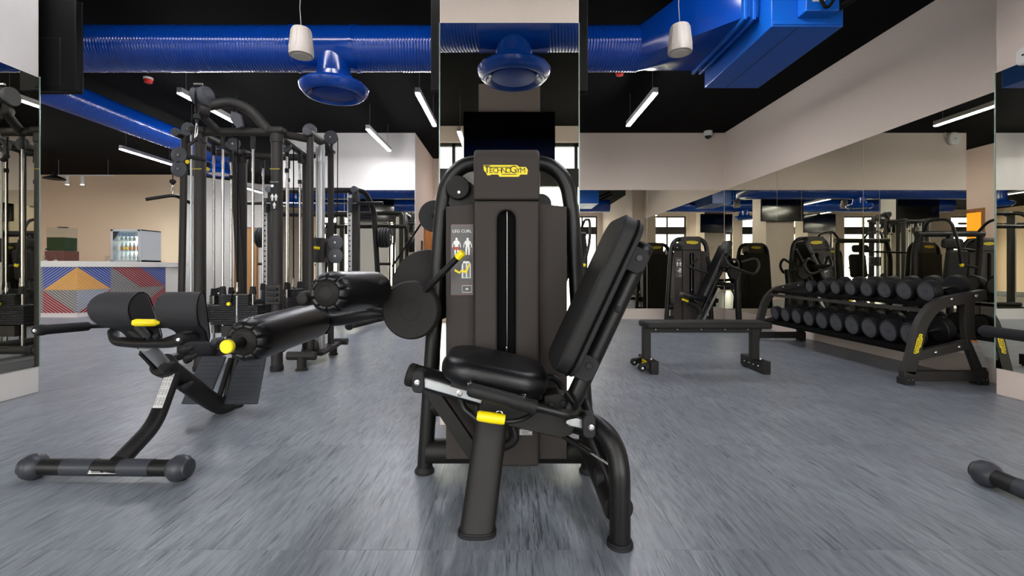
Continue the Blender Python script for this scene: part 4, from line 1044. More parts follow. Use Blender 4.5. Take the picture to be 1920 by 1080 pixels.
# handle bar: two forward grips joined by a dropped U bar
yb = 2.27
hb = fillet([(-2.13, 2.03, .655), (-2.12, 2.24, .665), (-1.99, yb, .66), (-1.975, yb, .575), (-1.66, yb, .562), (-1.56, yb - .03, .62), (-1.475, 2.12, .632)], [.05, .04, .07, .09, .05], 8)
hb = fillet([(-2.072, 2.05, .675), (-2.08, 2.25, .664), (-2.0, 2.32, .66), (-1.62, 2.32, .655)], .04, 6)
MB().tube(hb, .0125, 12).build('handle_bar', 'black2', be)
ub = fillet([W(212, 622, yb + .05), W(216, 640, yb), W(262, 644, yb - .05), W(322, 643, yb - .12), W(339, 638, 2.12)], [.06, .06, .05, .03], 8)
MB().tube(ub, .024, 16).build('handle_bar', 'black2', be)
for q0, q1 in (((-2.07, 1.985, .678), (-2.08, 2.24, .664)), (W(334, 637, 2.06), W(377, 627, 2.40))):
    q0, q1 = Vector(q0), Vector(q1); s = (q1 - q0).normalized(); l_ = (q1 - q0).length
    MB().lathe(q0, s, [(0, 0), (.018, .002), (.024, .012), (.025, .03), (.022, .05), (.022, l_), (0, l_)], 20).build('foam_grip', 'foam', be)
    MB().lathe(q0, -s, [(0, .004), (.007, .003), (.009, 0), (0, -.002)], 12).build('grip_bolt', 'chrome', be)
for px in (281, 296): MB().lathe(W(px if px < 290 else 279 + 17, 633, 2.16), (0, -1, .7), [(0, .02), (.013, .018), (.015, .01), (.015, 0), (0, 0)], 14).build('bolt', 'rubber', be)
MB().cyl(W(215, 613, 2.25), W(335, 612, 2.25), .006, 8).build('pad_rail', 'black2', be)
a, b = W(248, 605, 2.14), W(300, 605, 2.18)
MB().tube([a, a.lerp(b, .12), a.lerp(b, .8), b], [.012, .0175, .0175, .007], 14).build('release_handle', 'yellow', be)
MB().tube([W(258, 612, 2.2), W(276, 632, 2.2)], .02, 12).build('pad_arm', 'black', be)
MB().tube([W(268, 646, 2.27), W(280, 640, 2.22)], .03, 14).build('post_head', 'black', be)
# foot plates with tread ribs
for (bl, br, tr_, tl_, nm) in (((338, 2.86), (387, 2.86), (424, 3.04), (378, 3.04), 'l'), ((418, 2.86), (482, 2.86), (499, 3.04), (447, 3.04), 'r')):
    zb, zt = .098, .365
    P_ = [Vector(((px - CX) / F * d_, d_, z)) for (px, d_), z in ((bl, zb), (br, zb), (tr_, zt), (tl_, zt))]
    nn = (P_[1] - P_[0]).cross(P_[3] - P_[0]).normalized()
    if nn.y > 0: nn = -nn
    mb = MB(); mb.add(P_ + [p - nn * .018 for p in P_], [[0, 1, 2, 3], [7, 6, 5, 4], [0, 4, 5, 1], [1, 5, 6, 2], [2, 6, 7, 3], [3, 7, 4, 0]])
    pt = mb.build('foot_plate', 'tread', be, bevel=.012, seg=3)
    rb = MB()
    for k in range(1, 11):
        t_ = k / 11.5; a = P_[0].lerp(P_[3], t_); b = P_[1].lerp(P_[2], t_)
        rb.bar(a.lerp(b, .12) + nn * .001, a.lerp(b, .88) + nn * .001, .004, .003, up=nn)
    rb.build('tread_ribs', 'bluegrey', pt, smooth=False)
MB().tube([W(407, 757, 2.86), W(433, 672, 3.0)], .016, 10).build('plate_support', 'black2', be)
MB().tube([(-1.83, 2.95, .08), (-1.82, 3.06, .42)], .03, 14).build('ankle_post', 'black2', be)
for s in (-1, 1):
    MB().lathe((-1.825 + s * .06, 2.93, .43), (s, 0, 0), [(0, 0), (.035, .002), (.045, .012), (.047, .05), (.047, .19), (.043, .21), (0, .212)], 22).build('ankle_roller', 'foam', be)
MB().cyl((-1.92, 2.93, .43), (-1.73, 2.93, .43), .014, 12).build('roller_axle', 'black2', be)
MB().lathe(W(407, 640, 2.75), (-.2, -1, 0), [(0, .03), (.02, .026), (.024, .01), (.024, -.03), (0, -.03)], 18).build('adjuster_knob', 'bluegrey', be)
MB().cyl(W(407, 640, 2.78), (-1.82, 3.0, .40), .01, 10).build('knob_rod', 'black2', be)

# ================================================================== BENCH cut by the right edge of the frame
rb_ = thing('knee_raise_bench', 'black bench with a foam grip and rounded floor tube, cut by right frame edge', 'exercise bench', (2.3, 1.5, 0))
a, b = (2.085, 1.995, .052), (2.085, 1.15, .052)
MB().cyl(a, b, .036, 22).build('foot_tube', 'black2', rb_); ends(rb_, a, b, .036, .055)
MB().tube([(2.085, 1.86, .054), (2.085, 1.62, .054)], .0372, 22).build('grip_tape', 'bluegrey', rb_)
MB().tube(fillet([(2.085, 1.55, .07), (2.45, 1.55, .3), (2.75, 1.55, .75)], .2), .04, 16).build('upright', 'black2', rb_)
MB().cushion((2.8, 1.55, .85), (0, 1, 0), (.5, 0, .86), (-.86, 0, .5), .35, .5, .08, .06, .03).build('back_pad', 'fabric', rb_, angle=80)
MB().lathe((2.085, 2.01, .675), (0, -1, 0), [(0, 0), (.018, .002), (.026, .014), (.026, .035), (.023, .05), (.023, .42), (0, .42)], 20).build('foam_grip', 'foam', rb_)
MB().lathe((2.085, 2.01, .675), (0, 1, 0), [(0, .004), (.007, .003), (.009, 0), (0, -.002)], 12).build('grip_bolt', 'chrome', rb_)
MB().tube(fillet([(2.085, 1.6, .675), (2.085, 1.5, .675), (2.65, 1.5, .66)], .08), .016, 12).build('handle_bar', 'black2', rb_)

# ================================================================== CABLE TOWER
ct = thing('cable_tower', 'tall black four sided cable tower with weight stacks and chrome guide rods', 'exercise machine', (-2.55, 4.6, 0))
PO = {'fl': (-2.87, 4.22), 'fr': (-2.155, 4.22), 'rl': (-2.95, 5.02), 'rr': (-2.27, 5.10)}
ZT = 2.22
for k, (x, y) in PO.items():
    MB().cyl((x, y, .0), (x, y, ZT), .05, 22).build('post', 'black3', ct)
    MB().lathe((x, y, 0), (0, 0, 1), [(.056, 0), (.058, .01), (.058, .045), (.052, .05), (.05, .06)], 22).build('foot_sleeve', 'rubber', ct)
    MB().lathe((x, y, ZT - .03), (0, 0, 1), [(.052, -.08), (.058, -.075), (.058, 0), (.052, .0)], 22).build('post_collar', 'black3', ct)
    MB().bb((x - .075, y - .06, ZT - .03), (x + .075, y + .06, ZT + .035)).build('post_cap', 'black3', ct, bevel=.025, seg=3)
for a, b, z in (('fl', 'fr', 2.215), ('fr', 'rr', 2.20), ('rl', 'rr', 2.19), ('fl', 'rl', 2.20), ('fl', 'fr', .19), ('fl', 'rl', .19), ('fr', 'rr', .19), ('rl', 'rr', .19), ('fl', 'rl', .10)):
    p, q = Vector((*PO[a], z)), Vector((*PO[b], z)); MB().cyl(p, q, .038, 18).build('crossbar', 'black3', ct)
    if z < 1:
        s = (q - p).normalized()
        for o_, w_ in ((p + s * .09, s), (q - s * .09, -s)): MB().cyl(o_ - w_ * .03, o_ + w_ * .03, .044, 18).build('tube_sleeve', 'rubber', ct)
def stack(cx, cy, along, n_up, n_low, ztop, w_up, w_low, depth=.13, rods=.14, pin=False, th=.0165):
    """weight stack: separate plates with gaps, two chrome rods with bushings"""
    al = Vector(along).normalized(); dp = Vector((-al.y, al.x, 0)); R = Matrix((al, dp, Vector((0, 0, 1)))).transposed()
    me = {}
    z = ztop
    for k in range(n_up + n_low):
        w_ = w_up if k < n_up else w_low
        if w_ not in me:
            o = MB().box((0, 0, 0), (w_, depth, th - .004), R).build('weight_plate', 'stack', None, bevel=.0015, seg=1); me[w_] = o
        else:
            o = me[w_].copy(); C.objects.link(o)
        o.parent = ct; o.location = Vector((cx, cy, z - th / 2)) - LOC[ct.name]; z -= th
    MB().box((cx, cy, z - .06), (w_low * .55, depth * .8, .10), R).build('stack_base', 'black3', ct)
    for s in (-1, 1):
        p = Vector((cx, cy, 0)) + al * s * rods
        MB().cyl(p + Vector((0, 0, .15)), p + Vector((0, 0, ZT - .03)), .0115, 12).build('guide_rod', 'chrome', ct)
        MB().lathe(p + Vector((0, 0, ztop)), (0, 0, 1), [(.03, 0), (.024, .07), (.0145, .072)], 14).build('rod_bushing', 'rubber', ct)
        MB().cyl(p + Vector((0, 0, ZT - .16)), p + Vector((0, 0, ZT - .03)), .021, 14).build('rod_bushing', 'rubber', ct)
    MB().cyl((cx, cy, ztop), (cx, cy, ZT - .05), .006, 8).build('stack_cable', 'cable', ct)
    MB().lathe((cx, cy - .01, ztop + .02), (0, 0, 1), [(0, 0), (.012, 0), (.012, .03), (.007, .05), (.007, .09), (0, .09)], 10).build('stack_hook', 'steel', ct)
    return dp
stack(-2.53, 4.24, (1, 0, 0), 6, 11, .71, .27, .44, pin=True)
MB().cyl((-2.50, 4.17, .52), (-2.50, 4.175, .70), .003, 6).build('selector_strip', 'white_ink', ct)
t = MB()
for k in range(16): t.box((-2.50, 4.172, .70 - k * .0165 - .008), (.014, .004, .007))
tag(t.build('plate_holes', 'white_ink', ct, smooth=False), kind='stuff')
MB().lathe((-2.555, 4.16, .625), (0, -1, 0), [(0, .03), (.016, .028), (.018, .01), (.012, 0), (0, -.02)], 16).build('selector_pin', 'yellow', ct)
MB().tube(fillet([(-2.55, 4.165, .63), (-2.53, 4.15, .69), (-2.53, 4.16, .74), (-2.51, 4.17, .73)], .02), .007, 8).build('pin_cord', 'cable', ct)
stack(-2.21, 4.66, (0, 1, 0), 5, 11, .74, .22, .34)
stack(-2.91, 4.62, (0, 1, 0), 5, 11, .68, .22, .34)
stack(-2.60, 5.06, (1, 0, 0), 6, 11, .71, .27, .44)
def wheel(p, ax, r, m='plategrey'):
    p, ax = Vector(p), Vector(ax).normalized()
    o = MB().lathe(p - ax * .014, ax, [(0, -.004), (r * .25, -.004), (r * .27, 0), (r * .62, 0), (r * .66, .002), (r * .93, .002), (r, .006), (r, .022), (r * .93, .026), (0, .026)], 28).build('pulley_wheel', m, ct)
    MB().lathe(p - ax * .016, -ax, [(0, .008), (.009, .007), (.012, 0), (0, 0)], 12).build('pulley_bolt', 'steel', o)
    return o
# boom with top pulley
bm = fillet([W(505, 247, 4.22), W(468, 204, 4.20), W(432, 190, 4.16), W(384, 200, 4.05)], .25, 10)
MB().tube(bm, .046, 20).build('boom', 'black3', ct)
MB().tube(fillet([W(372, 206, 4.02), W(384, 222, 4.08), W(412, 249, 4.22)], .05), .036, 16).build('boom_brace', 'black3', ct)
MB().lathe(W(368, 203, 3.99), (.5, 1, 0), [(0, 0), (.05, .01), (.062, .04), (.06, .09), (0, .1)], 20).build('boom_head', 'black3', ct)
MB().lathe(W(387, 181, 4.02), (1, -.1, 0), [(0, .03), (.02, .03), (.022, .026), (.06, .026), (.082, .02), (.085, .01), (.085, -.02), (0, -.02)], 30).build('pulley_wheel', 'plategrey', ct)
MB().lathe(W(372, 181, 4.05), (1, -.1, 0), [(0, .02), (.075, .02), (.08, .01), (.08, -.02), (0, -.02)], 28).build('pulley_wheel', 'plategrey', ct)
MB().bar(W(364, 158, 4.0), W(380, 158, 4.0), .02, .014).build('pulley_pin', 'steel', ct)
MB().prism([(W(a, b, 4.1).x, W(a, b, 4.1).z) for a, b in ((433, 208), (450, 214), (455, 236), (444, 240), (432, 225))], (0, 4.1, 0), (1, 0, 0), (0, 0, 1), (0, .03, 0)).build('pulley_bracket', 'plategrey', ct)
MB().tube([W(400, 178, 4.1), W(420, 190, 4.14), W(455, 215, 4.2), W(474, 240, 4.22)], .005, 8).build('pull_cable', 'cable', ct)
MB().tube([W(366, 160, 4.0), W(366, 185, 3.99), W(369, 212, 3.98)], .006, 8).build('pull_cable', 'cable', ct)
wheel(W(438, 270, 4.3), (0, 1, 0), .062); wheel(W(353, 242, 4.3), (0, 1, 0), .062); wheel(W(535, 275, 4.5), (0, 1, 0), .06)
wheel(W(412, 550, 4.6), (0, 1, 0), .06, 'black'); wheel(W(556, 550, 4.8), (0, 1, 0), .06, 'black'); wheel(W(583, 650, 4.45), (.3, 1, 0), .09, 'black')
# right adjustable column station
RX = -1.935
MB().tube(fillet([(RX, 4.36, 2.262), (RX, 4.6, 2.25), (RX, 4.97, 2.225)], .1), .040, 20).build('station_beam', 'black3', ct)
MB().lathe((RX, 4.36, 2.262), (0, -1, 0), [(.04, -.005), (.041, .004), (.036, .01), (0, .01)], 20).build('tube_plug', 'plategrey', ct)
for y in (4.42, 4.93): MB().tube([(RX, y, .12), (RX, y, 2.24)], .033, 16, sq=(1, .75)).build('station_upright', 'black3', ct)
MB().cyl((-2.155, 4.25, 2.21), (RX, 4.46, 2.21), .036, 16).build('station_arm', 'black3', ct)
MB().cyl((-2.27, 5.1, 2.2), (RX, 4.9, 2.2), .034, 16).build('station_arm', 'black3', ct)
MB().cyl((RX, 4.68, .09), (RX, 4.68, 2.23), .036, 20).build('chrome_column', 'alu', ct)
MB().cyl((RX - .048, 4.68, .12), (RX - .048, 4.68, 2.2), .009, 8).build('column_rail', 'steel', ct)
MB().prism([(4.55, .07), (4.85, .075), (5.12, .10), (5.12, .14), (4.85, .13), (4.55, .12)], (RX - .07, 0, 0), (0, 1, 0), (0, 0, 1), (.14, 0, 0)).build('station_base', 'black3', ct, bevel=.02, seg=3)
MB().cyl((RX - .13, 4.24, .135), (RX + .13, 4.24, .135), .04, 20).build('base_crossbar', 'black3', ct)
MB().lathe((RX, 4.24, 0), (0, 0, 1), [(.055, 0), (.055, .015), (.042, .02), (.042, .12)], 20).build('base_foot', 'black3', ct)
MB().cyl((RX, 4.24, .14), (RX, 4.42, .14), .03, 14).build('base_link', 'black3', ct)
MB().lathe((RX, 5.0, 0), (0, 0, 1), [(.05, 0), (.05, .015), (.04, .02), (.04, .09)], 20).build('base_foot', 'black3', ct)
MB().cyl((RX - .02, 5.1, .13), (RX + .12, 5.1, .13), .038, 18).build('base_crossbar', 'black3', ct)
# carriage
MB().bb((RX - .055, 4.61, 1.01), (RX + .055, 4.73, 1.26)).build('carriage', 'black3', ct, bevel=.008)
for z in (1.05, 1.22): MB().lathe((RX - .01, 4.61, z), (0, -1, 0), [(0, .012), (.022, .01), (.024, 0), (0, 0)], 16).build('carriage_roller', 'stack', ct)
MB().tube([W(588, 464, 4.6), W(600, 466, 4.62)], [.016, .018], 12).build('carriage_handle', 'yellow', ct)
wheel((RX + .155, 4.66, 1.215), (0, 1, 0), .075); wheel((RX + .155, 4.66, 1.075), (0, 1, 0), .075)
MB().bar((RX + .04, 4.69, 1.145), (RX + .17, 4.69, 1.145), .02, .16).build('pulley_arm', 'black3', ct)
wheel((RX - .04, 4.5, 2.31), (0, 1, 0), .070); wheel((RX + .06, 4.78, 2.325), (0, 1, 0), .072)
MB().bar((RX + .06, 4.80, 2.2), (RX + .06, 4.80, 2.33), .02, .03).build('pulley_bracket', 'black3', ct)
MB().tube([(RX + .132, 4.78, 2.32), (RX + .14, 4.75, 1.6), (RX + .155, 4.66, 1.29)], .005, 8).build('pull_cable', 'cable', ct)
# left adjustable column station
LX = -3.19
MB().tube([(LX, 4.34, 2.25), (LX, 4.7, 2.24), (LX, 4.97, 2.22)], .040, 20).build('station_beam', 'black3', ct)
MB().lathe((LX, 4.34, 2.25), (0, -1, 0), [(.04, -.005), (.041, .004), (.036, .01), (0, .01)], 20).build('tube_plug', 'plategrey', ct)
for y, x2 in ((4.44, LX), (4.9, -2.9)): MB().tube([(LX - .02 if y < 4.5 else x2 + .03, y, .12), (LX + .02 if y < 4.5 else x2 - .08, y, 2.24)], .033, 16, sq=(1, .75)).build('station_upright', 'black3', ct)
MB().cyl((-2.87, 4.25, 2.21), (LX, 4.5, 2.21), .036, 16).build('station_arm', 'black3', ct)
MB().cyl((-2.95, 5.02, 2.2), (LX, 4.9, 2.2), .034, 16).build('station_arm', 'black3', ct)
MB().cyl((-2.985, 4.27, .1), (-2.985, 4.27, 2.2), .010, 12).build('chrome_column', 'alu', ct)
MB().bb((LX - .06, 4.24, .07), (LX + .06, 5.0, .13)).build('station_base', 'black3', ct, bevel=.02, seg=3)
for y in (4.3, 4.95): MB().lathe((LX, y, 0), (0, 0, 1), [(.05, 0), (.05, .02), (.04, .03), (.04, .08)], 20).build('base_foot', 'black3', ct)
wheel(W(336, 291, 4.42), (0, 1, 0), .078); wheel(W(336, 317, 4.42), (0, 1, 0), .078)
MB().bar(W(345, 304, 4.45), W(366, 304, 4.45), .03, .14).build('carriage', 'black3', ct)
MB().lathe(W(353, 304, 4.38), (0, -1, 0), [(0, .02), (.018, .018), (.02, .005), (.012, 0), (0, 0)], 14).build('carriage_knob', 'yellow', ct)
MB().tube([W(383, 315, 4.4), W(391, 318, 4.4)], [.02, .017], 12).build('carriage_handle', 'yellow', ct)
# post print and plate brackets
ox, oy = PO['fr']
for x_, nm in ((PO['fr'][0], 'a'), (PO['fl'][0], 'b')):
    y_ = PO['fr'][1] - .0515
    MB().text('TECHNOGYM', (x_ + .005, y_ - .001, 1.86), (1, 0, 0), (0, 0, 1), .0145, 0).build('logo_lettering', 'yellow', ct, smooth=False)
pl_ = MB().box((ox, oy - .0475, 1.62), (.07, .008, .27)).build('placard', 'rubber', ct, smooth=False)
t = MB(); q = (ox, oy - .0525, 1.74); t.text('CABLE TOWER', q, (1, 0, 0), (0, 0, 1), .0115, 0)
for a in (-.017, .017): figure(t, (ox + a, oy - .0522, 1.60), (1, 0, 0), (0, 0, 1), .065)
t.box((ox - .018, oy - .0522, 1.705), (.024, .001, .022)); figure(t, (ox + .002, oy - .0522, 1.525), (1, 0, 0), (0, 0, 1), .06)
t.build('placard_print', 'white_ink', pl_, smooth=False)
mb = MB().bb((ox - .07, oy - .08, .62), (ox + .07, oy - .04, .80))
br = mb.build('hook_rack', 'black3', ct, bevel=.006)
for z in (.66, .71, .76): MB().bb((ox - .04, oy - .11, z - .012), (ox + .05, oy - .08, z + .012)).build('hook', 'rubber', br, bevel=.006)
def rod_stop(x, y, z): MB().cyl((x, y, z - .02), (x, y, z + .02), .02, 12).build('rod_stop', 'rubber', ct)
rod_stop(-2.21, 4.52, 1.92); rod_stop(-2.21, 4.80, 1.86); rod_stop(-2.91, 4.76, 1.9); rod_stop(-2.46, 5.06, 1.93)
# attachments hanging from the tower: things of their own
p = W(369, 214, 3.98)
hd = thing('pulldown_handle', 'black pulldown handle with carabiner hanging from the boom of the cable tower', 'handle', tuple(p))
MB().lathe(p, (0, 0, -1), [(0, 0), (.02, 0), (.028, .012), (.028, .04), (.014, .05), (.014, .07), (0, .07)], 16).build('swivel', 'rubber', hd)
MB().tube([p + Vector((0, 0, -.07)), p + Vector((.012, 0, -.11)), p + Vector((.004, 0, -.17)), p + Vector((-.014, 0, -.22)), p + Vector((-.012, 0, -.15)), p + Vector((-.004, 0, -.08))], .006, 8, closed=True).build('carabiner', 'chrome', hd)
q = W(371, 258, 3.98)
MB().tube([p + Vector((-.008, 0, -.2)), q], .006, 8).build('carabiner', 'chrome', hd)
for a, b in (((371, 258), (355, 272)), ((371, 258), (383, 276)), ((355, 272), (355, 293)), ((383, 276), (383, 298))): MB().bar(W(*a, 3.98), W(*b, 3.98), .014, .022).build('strap', 'black2', hd)
MB().cyl(W(352, 293, 3.98), W(386, 300, 4.05), .019, 14).build('hand_grip', 'foam', hd)
p = W(324, 337, 4.42)
lbr = thing('lat_bar', 'bent black lat bar hanging at the left side of the cable tower', 'bar', tuple(p))
MB().cyl(p + Vector((0, 0, .10)), p, .004, 8).build('lat_cable', 'cable', lbr)
MB().lathe(p, (0, 0, -1), [(0, 0), (.02, 0), (.028, .012), (.026, .03), (.014, .04), (0, .06)], 16).build('swivel', 'rubber', lbr)
MB().tube([p + Vector((0, 0, -.05)), p + Vector((.01, 0, -.09)), p + Vector((0, 0, -.15)), p + Vector((-.012, 0, -.1))], .006, 8, closed=True).build('carabiner', 'chrome', lbr)
MB().tube(fillet([W(273, 374, 4.30), W(318, 367, 4.40), W(330, 367, 4.43), W(360, 382, 4.55)], .04), .016, 14).build('bar_shaft', 'black2', lbr)

# ================================================================== SMITH MACHINE behind the tower
sm = thing('smith_machine', 'black smith machine with a barbell behind the cable tower', 'exercise machine', (-3.0, 7.1, 0))
SX0, SX1, SY = -3.66, -2.36, 7.0
for s, x in ((0, SX0), (1, SX1)):
    o = 1 if s else -1
    MB().bb((x - .045, SY - .03, .09), (x + .045, SY + .07, 2.12)).build('upright', 'black3', sm, bevel=.01)
    MB().bb((x - .125, SY - .02, .12), (x - .055, SY + .02, 2.08)).build('hole_rail', 'paper', sm, bevel=.003)
    t = MB()
    for k in range(24): t.box((x - .09, SY - .022, .2 + k * .078), (.022, .004, .022))
    tag(t.build('rail_holes', 'ink', sm, smooth=False), kind='stuff')
    MB().cyl((x - .10, SY - .06, .1), (x - .10, SY - .06, 2.1), .014, 12).build('guide_rod', 'chrome', sm)
    arch = fillet([(x + o * .0, SY, 2.16), (x + o * .10, SY + .15, 2.14), (x + o * .17, SY + .35, 1.9), (x + o * .24, SY + .5, .08)], .14, 8)
    MB().tube(arch, .042, 16).build('rear_upright', 'black2', sm)
    f0, f1 = (x - .03, SY - .22, .085), (x + .2, SY + 1.0, .085)
    MB().cyl(f0, f1, .045, 18).build('foot_tube', 'disc', sm); ends(sm, f0, f1, .045, .06, 'black', (0,))
    for z in (1.45, 1.02):
        MB().cyl((x + o * .2, SY + .42, z), (x + o * .43, SY + .40, z), .022, 14).build('plate_horn', 'black2', sm)
        MB().cyl((x + o * .2, SY + .42, z), (x + o * .225, SY + .42, z), .04, 14).build('horn_collar', 'black2', sm)
    MB().lathe((x, SY - .03, 2.15), (0, -1, 0), [(0, .07), (.05, .066), (.055, .05), (.055, 0), (0, 0)], 20).build('top_cap', 'plategrey', sm)
    MB().bb((x - .09, SY - .10, 1.80), (x - .03, SY - .03, 2.02)).build('bar_carriage', 'bluegrey', sm, bevel=.008)
MB().cyl((SX0, SY + .03, 2.15), (SX1, SY + .03, 2.15), .045, 18).build('top_beam', 'black2', sm)
MB().cyl((SX0 - .2, SY + .4, 1.83), (SX1 + .2, SY + .4, 1.83), .042, 18).build('rear_beam', 'black2', sm)
MB().cyl((SX0, SY + .2, .17), (SX1, SY + .2, .17), .05, 18).build('base_beam', 'black2', sm)
MB().cyl((SX0 - .36, SY - .08, 1.94), (SX1 + .36, SY - .08, 1.94), .013, 14).build('barbell_shaft', 'chrome', sm)
for x, o in ((SX0, -1), (SX1, 1)):
    MB().cyl((x + o * .07, SY - .08, 1.94), (x + o * .44, SY - .08, 1.94), .026, 16).build('barbell_sleeve', 'black2', sm)
    MB().cyl((x + o * .05, SY - .08, 1.94), (x + o * .08, SY - .08, 1.94), .045, 16).build('barbell_collar', 'black2', sm)
MB().bb((-3.64, 7.75, .06), (-2.4, 8.1, .09)).build('deck_plate', 'black3', sm, bevel=.01)
for side, x in (('left', SX0 - .42), ('right', SX1 + .25)):
    for k in range(4):
        x_ = x + k * .043; o = thing('weight_plate', 'black rubber weight plate, %s on the upper %s horn of the smith machine' % (('innermost', 'second', 'third', 'outermost')[k if side == 'right' else 3 - k], side), 'weight plate', (x_, SY + .415, 1.45), 'plates on the smith machine')
        R_ = .165 if k < 3 else .15
        MB().lathe((x_, SY + .415, 1.45), (1, 0, 0), [(.027, 0), (R_ - .012, 0), (R_, .006), (R_, .034), (R_ - .012, .04), (R_ * .72, .04), (R_ * .7, .034), (R_ * .35, .034), (R_ * .33, .042), (.027, .042)], 30).build('plate_disc', 'rubber', o)
        MB().lathe((x_, SY + .415, 1.45), (1, 0, 0), [(.026, .0425), (.05, .0425), (.05, .044), (.026, .044)], 20).build('steel_ring', 'steel', o)

# ================================================================== FLAT BENCH
fb = thing('flat_bench', 'flat black upholstered bench with small transport wheels in front of the dumbbell rack', 'bench', (1.8, 4.2, 0))
MB().cushion((1.808, 4.235, .430), (1, 0, 0), (0, 1, 0), (0, 0, 1), 1.145, .27, .058, .03, .016).build('bench_pad', 'pad', fb, angle=80)
MB().bb((1.24, 4.195, .355), (2.30, 4.245, .402)).build('bench_beam', 'black', fb, bevel=.003)
for x, nm in ((1.27, 0), (2.27, 1)):
    MB().bb((x - .035, 4.19, .11), (x + .035, 4.25, .40)).build('leg', 'black', fb, bevel=.003)
    sh = -.005
    MB().bb((x - .035 + .03, 4.06, .012), (x + .035 + .03, 4.46, .115)).build('foot_beam', 'black', fb, bevel=.004)
    for y in (4.09, 4.41): MB().bb((x - .03 + .03, y - .03, 0), (x + .03 + .03, y + .03, .014)).build('foot_pad', 'rubber', fb)
    for y in (4.14, 4.22, 4.30, 4.38): MB().lathe((x - .036 + .03, y, .06), (-1, 0, 0), [(0, .006), (.007, .005), (.009, 0), (0, 0)], 10).build('bolt', 'chrome', fb)
    for y in (4.17, 4.27): MB().lathe((x + .03 + (.0), y, .115), (0, 0, 1), [(0, .014), (.010, .012), (.012, 0), (0, 0)], 12).build('bolt', 'steel', fb)
for y in (4.12, 4.38):
    MB().bar((1.28, y, .075), (1.215, y, .06), .05, .05).build('wheel_bracket', 'black', fb)
    wq = MB().lathe((1.20, y - .025, .05), (0, 1, 0), [(0, 0), (.03, 0), (.034, .006), (.034, .04), (.03, .046), (0, .046)], 20).build('wheel', 'rubber', fb)
    MB().lathe((1.20, y - .027, .05), (0, -1, 0), [(0, .004), (.01, .003), (.012, 0), (0, 0)], 12).build('axle_bolt', 'chrome', wq)
MB().box((1.262, 4.25, .07), (.003, .15, .05)).build('logo_plate', 'yellow', fb, smooth=False)
MB().text('TECHNOGYM', (1.2595, 4.25, .07), (0, -1, 0), (0, 0, 1), .024, 0).build('logo_lettering', 'ink', fb, smooth=False)
for x in (1.35, 1.55, 1.77, 1.99, 2.2): MB().lathe((x, 4.195, .385), (0, -1, 0), [(0, .003), (.006, .002), (.006, 0), (0, 0)], 8).build('screw', 'steel', fb)

# ================================================================== DUMBBELL RACK
rk = thing('dumbbell_rack', 'long black two tier dumbbell rack along the right mirror wall', 'rack', (3.55, 4.9, 0))
def endframe(y, near):
    """profile in the x-z plane"""
    outer = [(3.245, .09), (3.33, .42), (3.37, .53), (3.44, .62), (3.54, .685), (3.66, .715), (3.90, .765)]
    th_ = .075
    path = fillet([(3.265, 0, .09), (3.375, 0, .52), (3.50, 0, .665), (3.885, 0, .735)], [.15, .2], 8)
    vs2 = []
    mb = MB(); L_, R_ = [], []
    for i, p in enumerate(path):
        t = (path[min(i + 1, len(path) - 1)] - path[max(i - 1, 0)]).normalized(); n_ = Vector((-t.z, 0, t.x))
        L_.append((p + n_ * .042)); R_.append((p - n_ * .042))
    poly = [(q.x, q.z) for q in L_] + [(q.x, q.z) for q in reversed(R_)]
    MB().prism(poly, (0, y, 0), (1, 0, 0), (0, 0, 1), (0, .06, 0)).build('end_frame', 'black3', rk, bevel=.003, angle=30)
    pst = fillet([(3.755, 0, .69), (3.745, 0, .40), (3.855, 0, .10)], .14, 8); L_, R_ = [], []
    for i, p in enumerate(pst):
        t = (pst[min(i + 1, len(pst) - 1)] - pst[max(i - 1, 0)]).normalized(); n_ = Vector((-t.z, 0, t.x))
        L_.append((p + n_ * .04)); R_.append((p - n_ * .04))
    MB().prism([(q.x, q.z) for q in L_] + [(q.x, q.z) for q in reversed(R_)], (0, y + .004, 0), (1, 0, 0), (0, 0, 1), (0, .05, 0)).build('rear_post', 'black3', rk, bevel=.003, angle=30)
    MB().bar((3.34, y + .03, .235), (3.77, y + .03, .335), .05, .075).build('tier_arm', 'black3', rk, bevel=.003)
    MB().bb((3.215, y, .03), (3.90, y + .06, .11)).build('base_bar', 'black3', rk, bevel=.003)
    for x in (3.25, 3.85):
        MB().bb((x - .04, y - .014, 0), (x + .04, y + .075, .055)).build('rack_foot', 'rubber', rk, bevel=.004)
        for q in (-.018, .018): MB().lathe((x + q, y - .014, .045), (0, -1, 0), [(0, .004), (.006, .003), (.006, 0), (0, 0)], 8).build('screw', 'chrome', rk)
    for x, z in ((3.60, .70), (3.80, .725), (3.47, .265), (3.66, .31)):
        MB().lathe((x, y, z), (0, -1, 0), [(0, .008), (.007, .007), (.012, .003), (.014, 0), (0, 0)], 14).build('bolt', 'chrome', rk)
endframe(3.70, True); endframe(5.98, False)
o_, v_ = Vector((3.295, 3.699, .33)), Vector((.10, 0, .40)).normalized()
v2 = Vector((-v_.z, 0, v_.x))
logo(rk, Vector((3.327, 3.699, .335)), v_, v2, .17)
warning_label(rk, (3.755, 3.7035, .365), Vector((.92, 0, -.05)), Vector((-.40, 0, .92)), .056, .24)
for (xa, za, xb, zb) in ((3.46, .63, 3.90, .71), (3.36, .235, 3.80, .34)):
    d_ = Vector((xb - xa, 0, zb - za)); n_ = Vector((-d_.z, 0, d_.x)).normalized(); L_ = d_.length; d_.normalize()
    MB().prism([(0, 0), (L_, 0), (L_, .03), (L_ - .008, .03), (L_ - .008, .008), (.008, .008), (.008, .03), (0, .03)], (xa, 3.76, za), d_, n_, (0, 2.22, 0)).build('shelf_tray', 'dark', rk, smooth=False)
MB().bar((3.44, 3.76, .60), (3.44, 5.98, .60), .05, .03).build('shelf_rail', 'black3', rk)
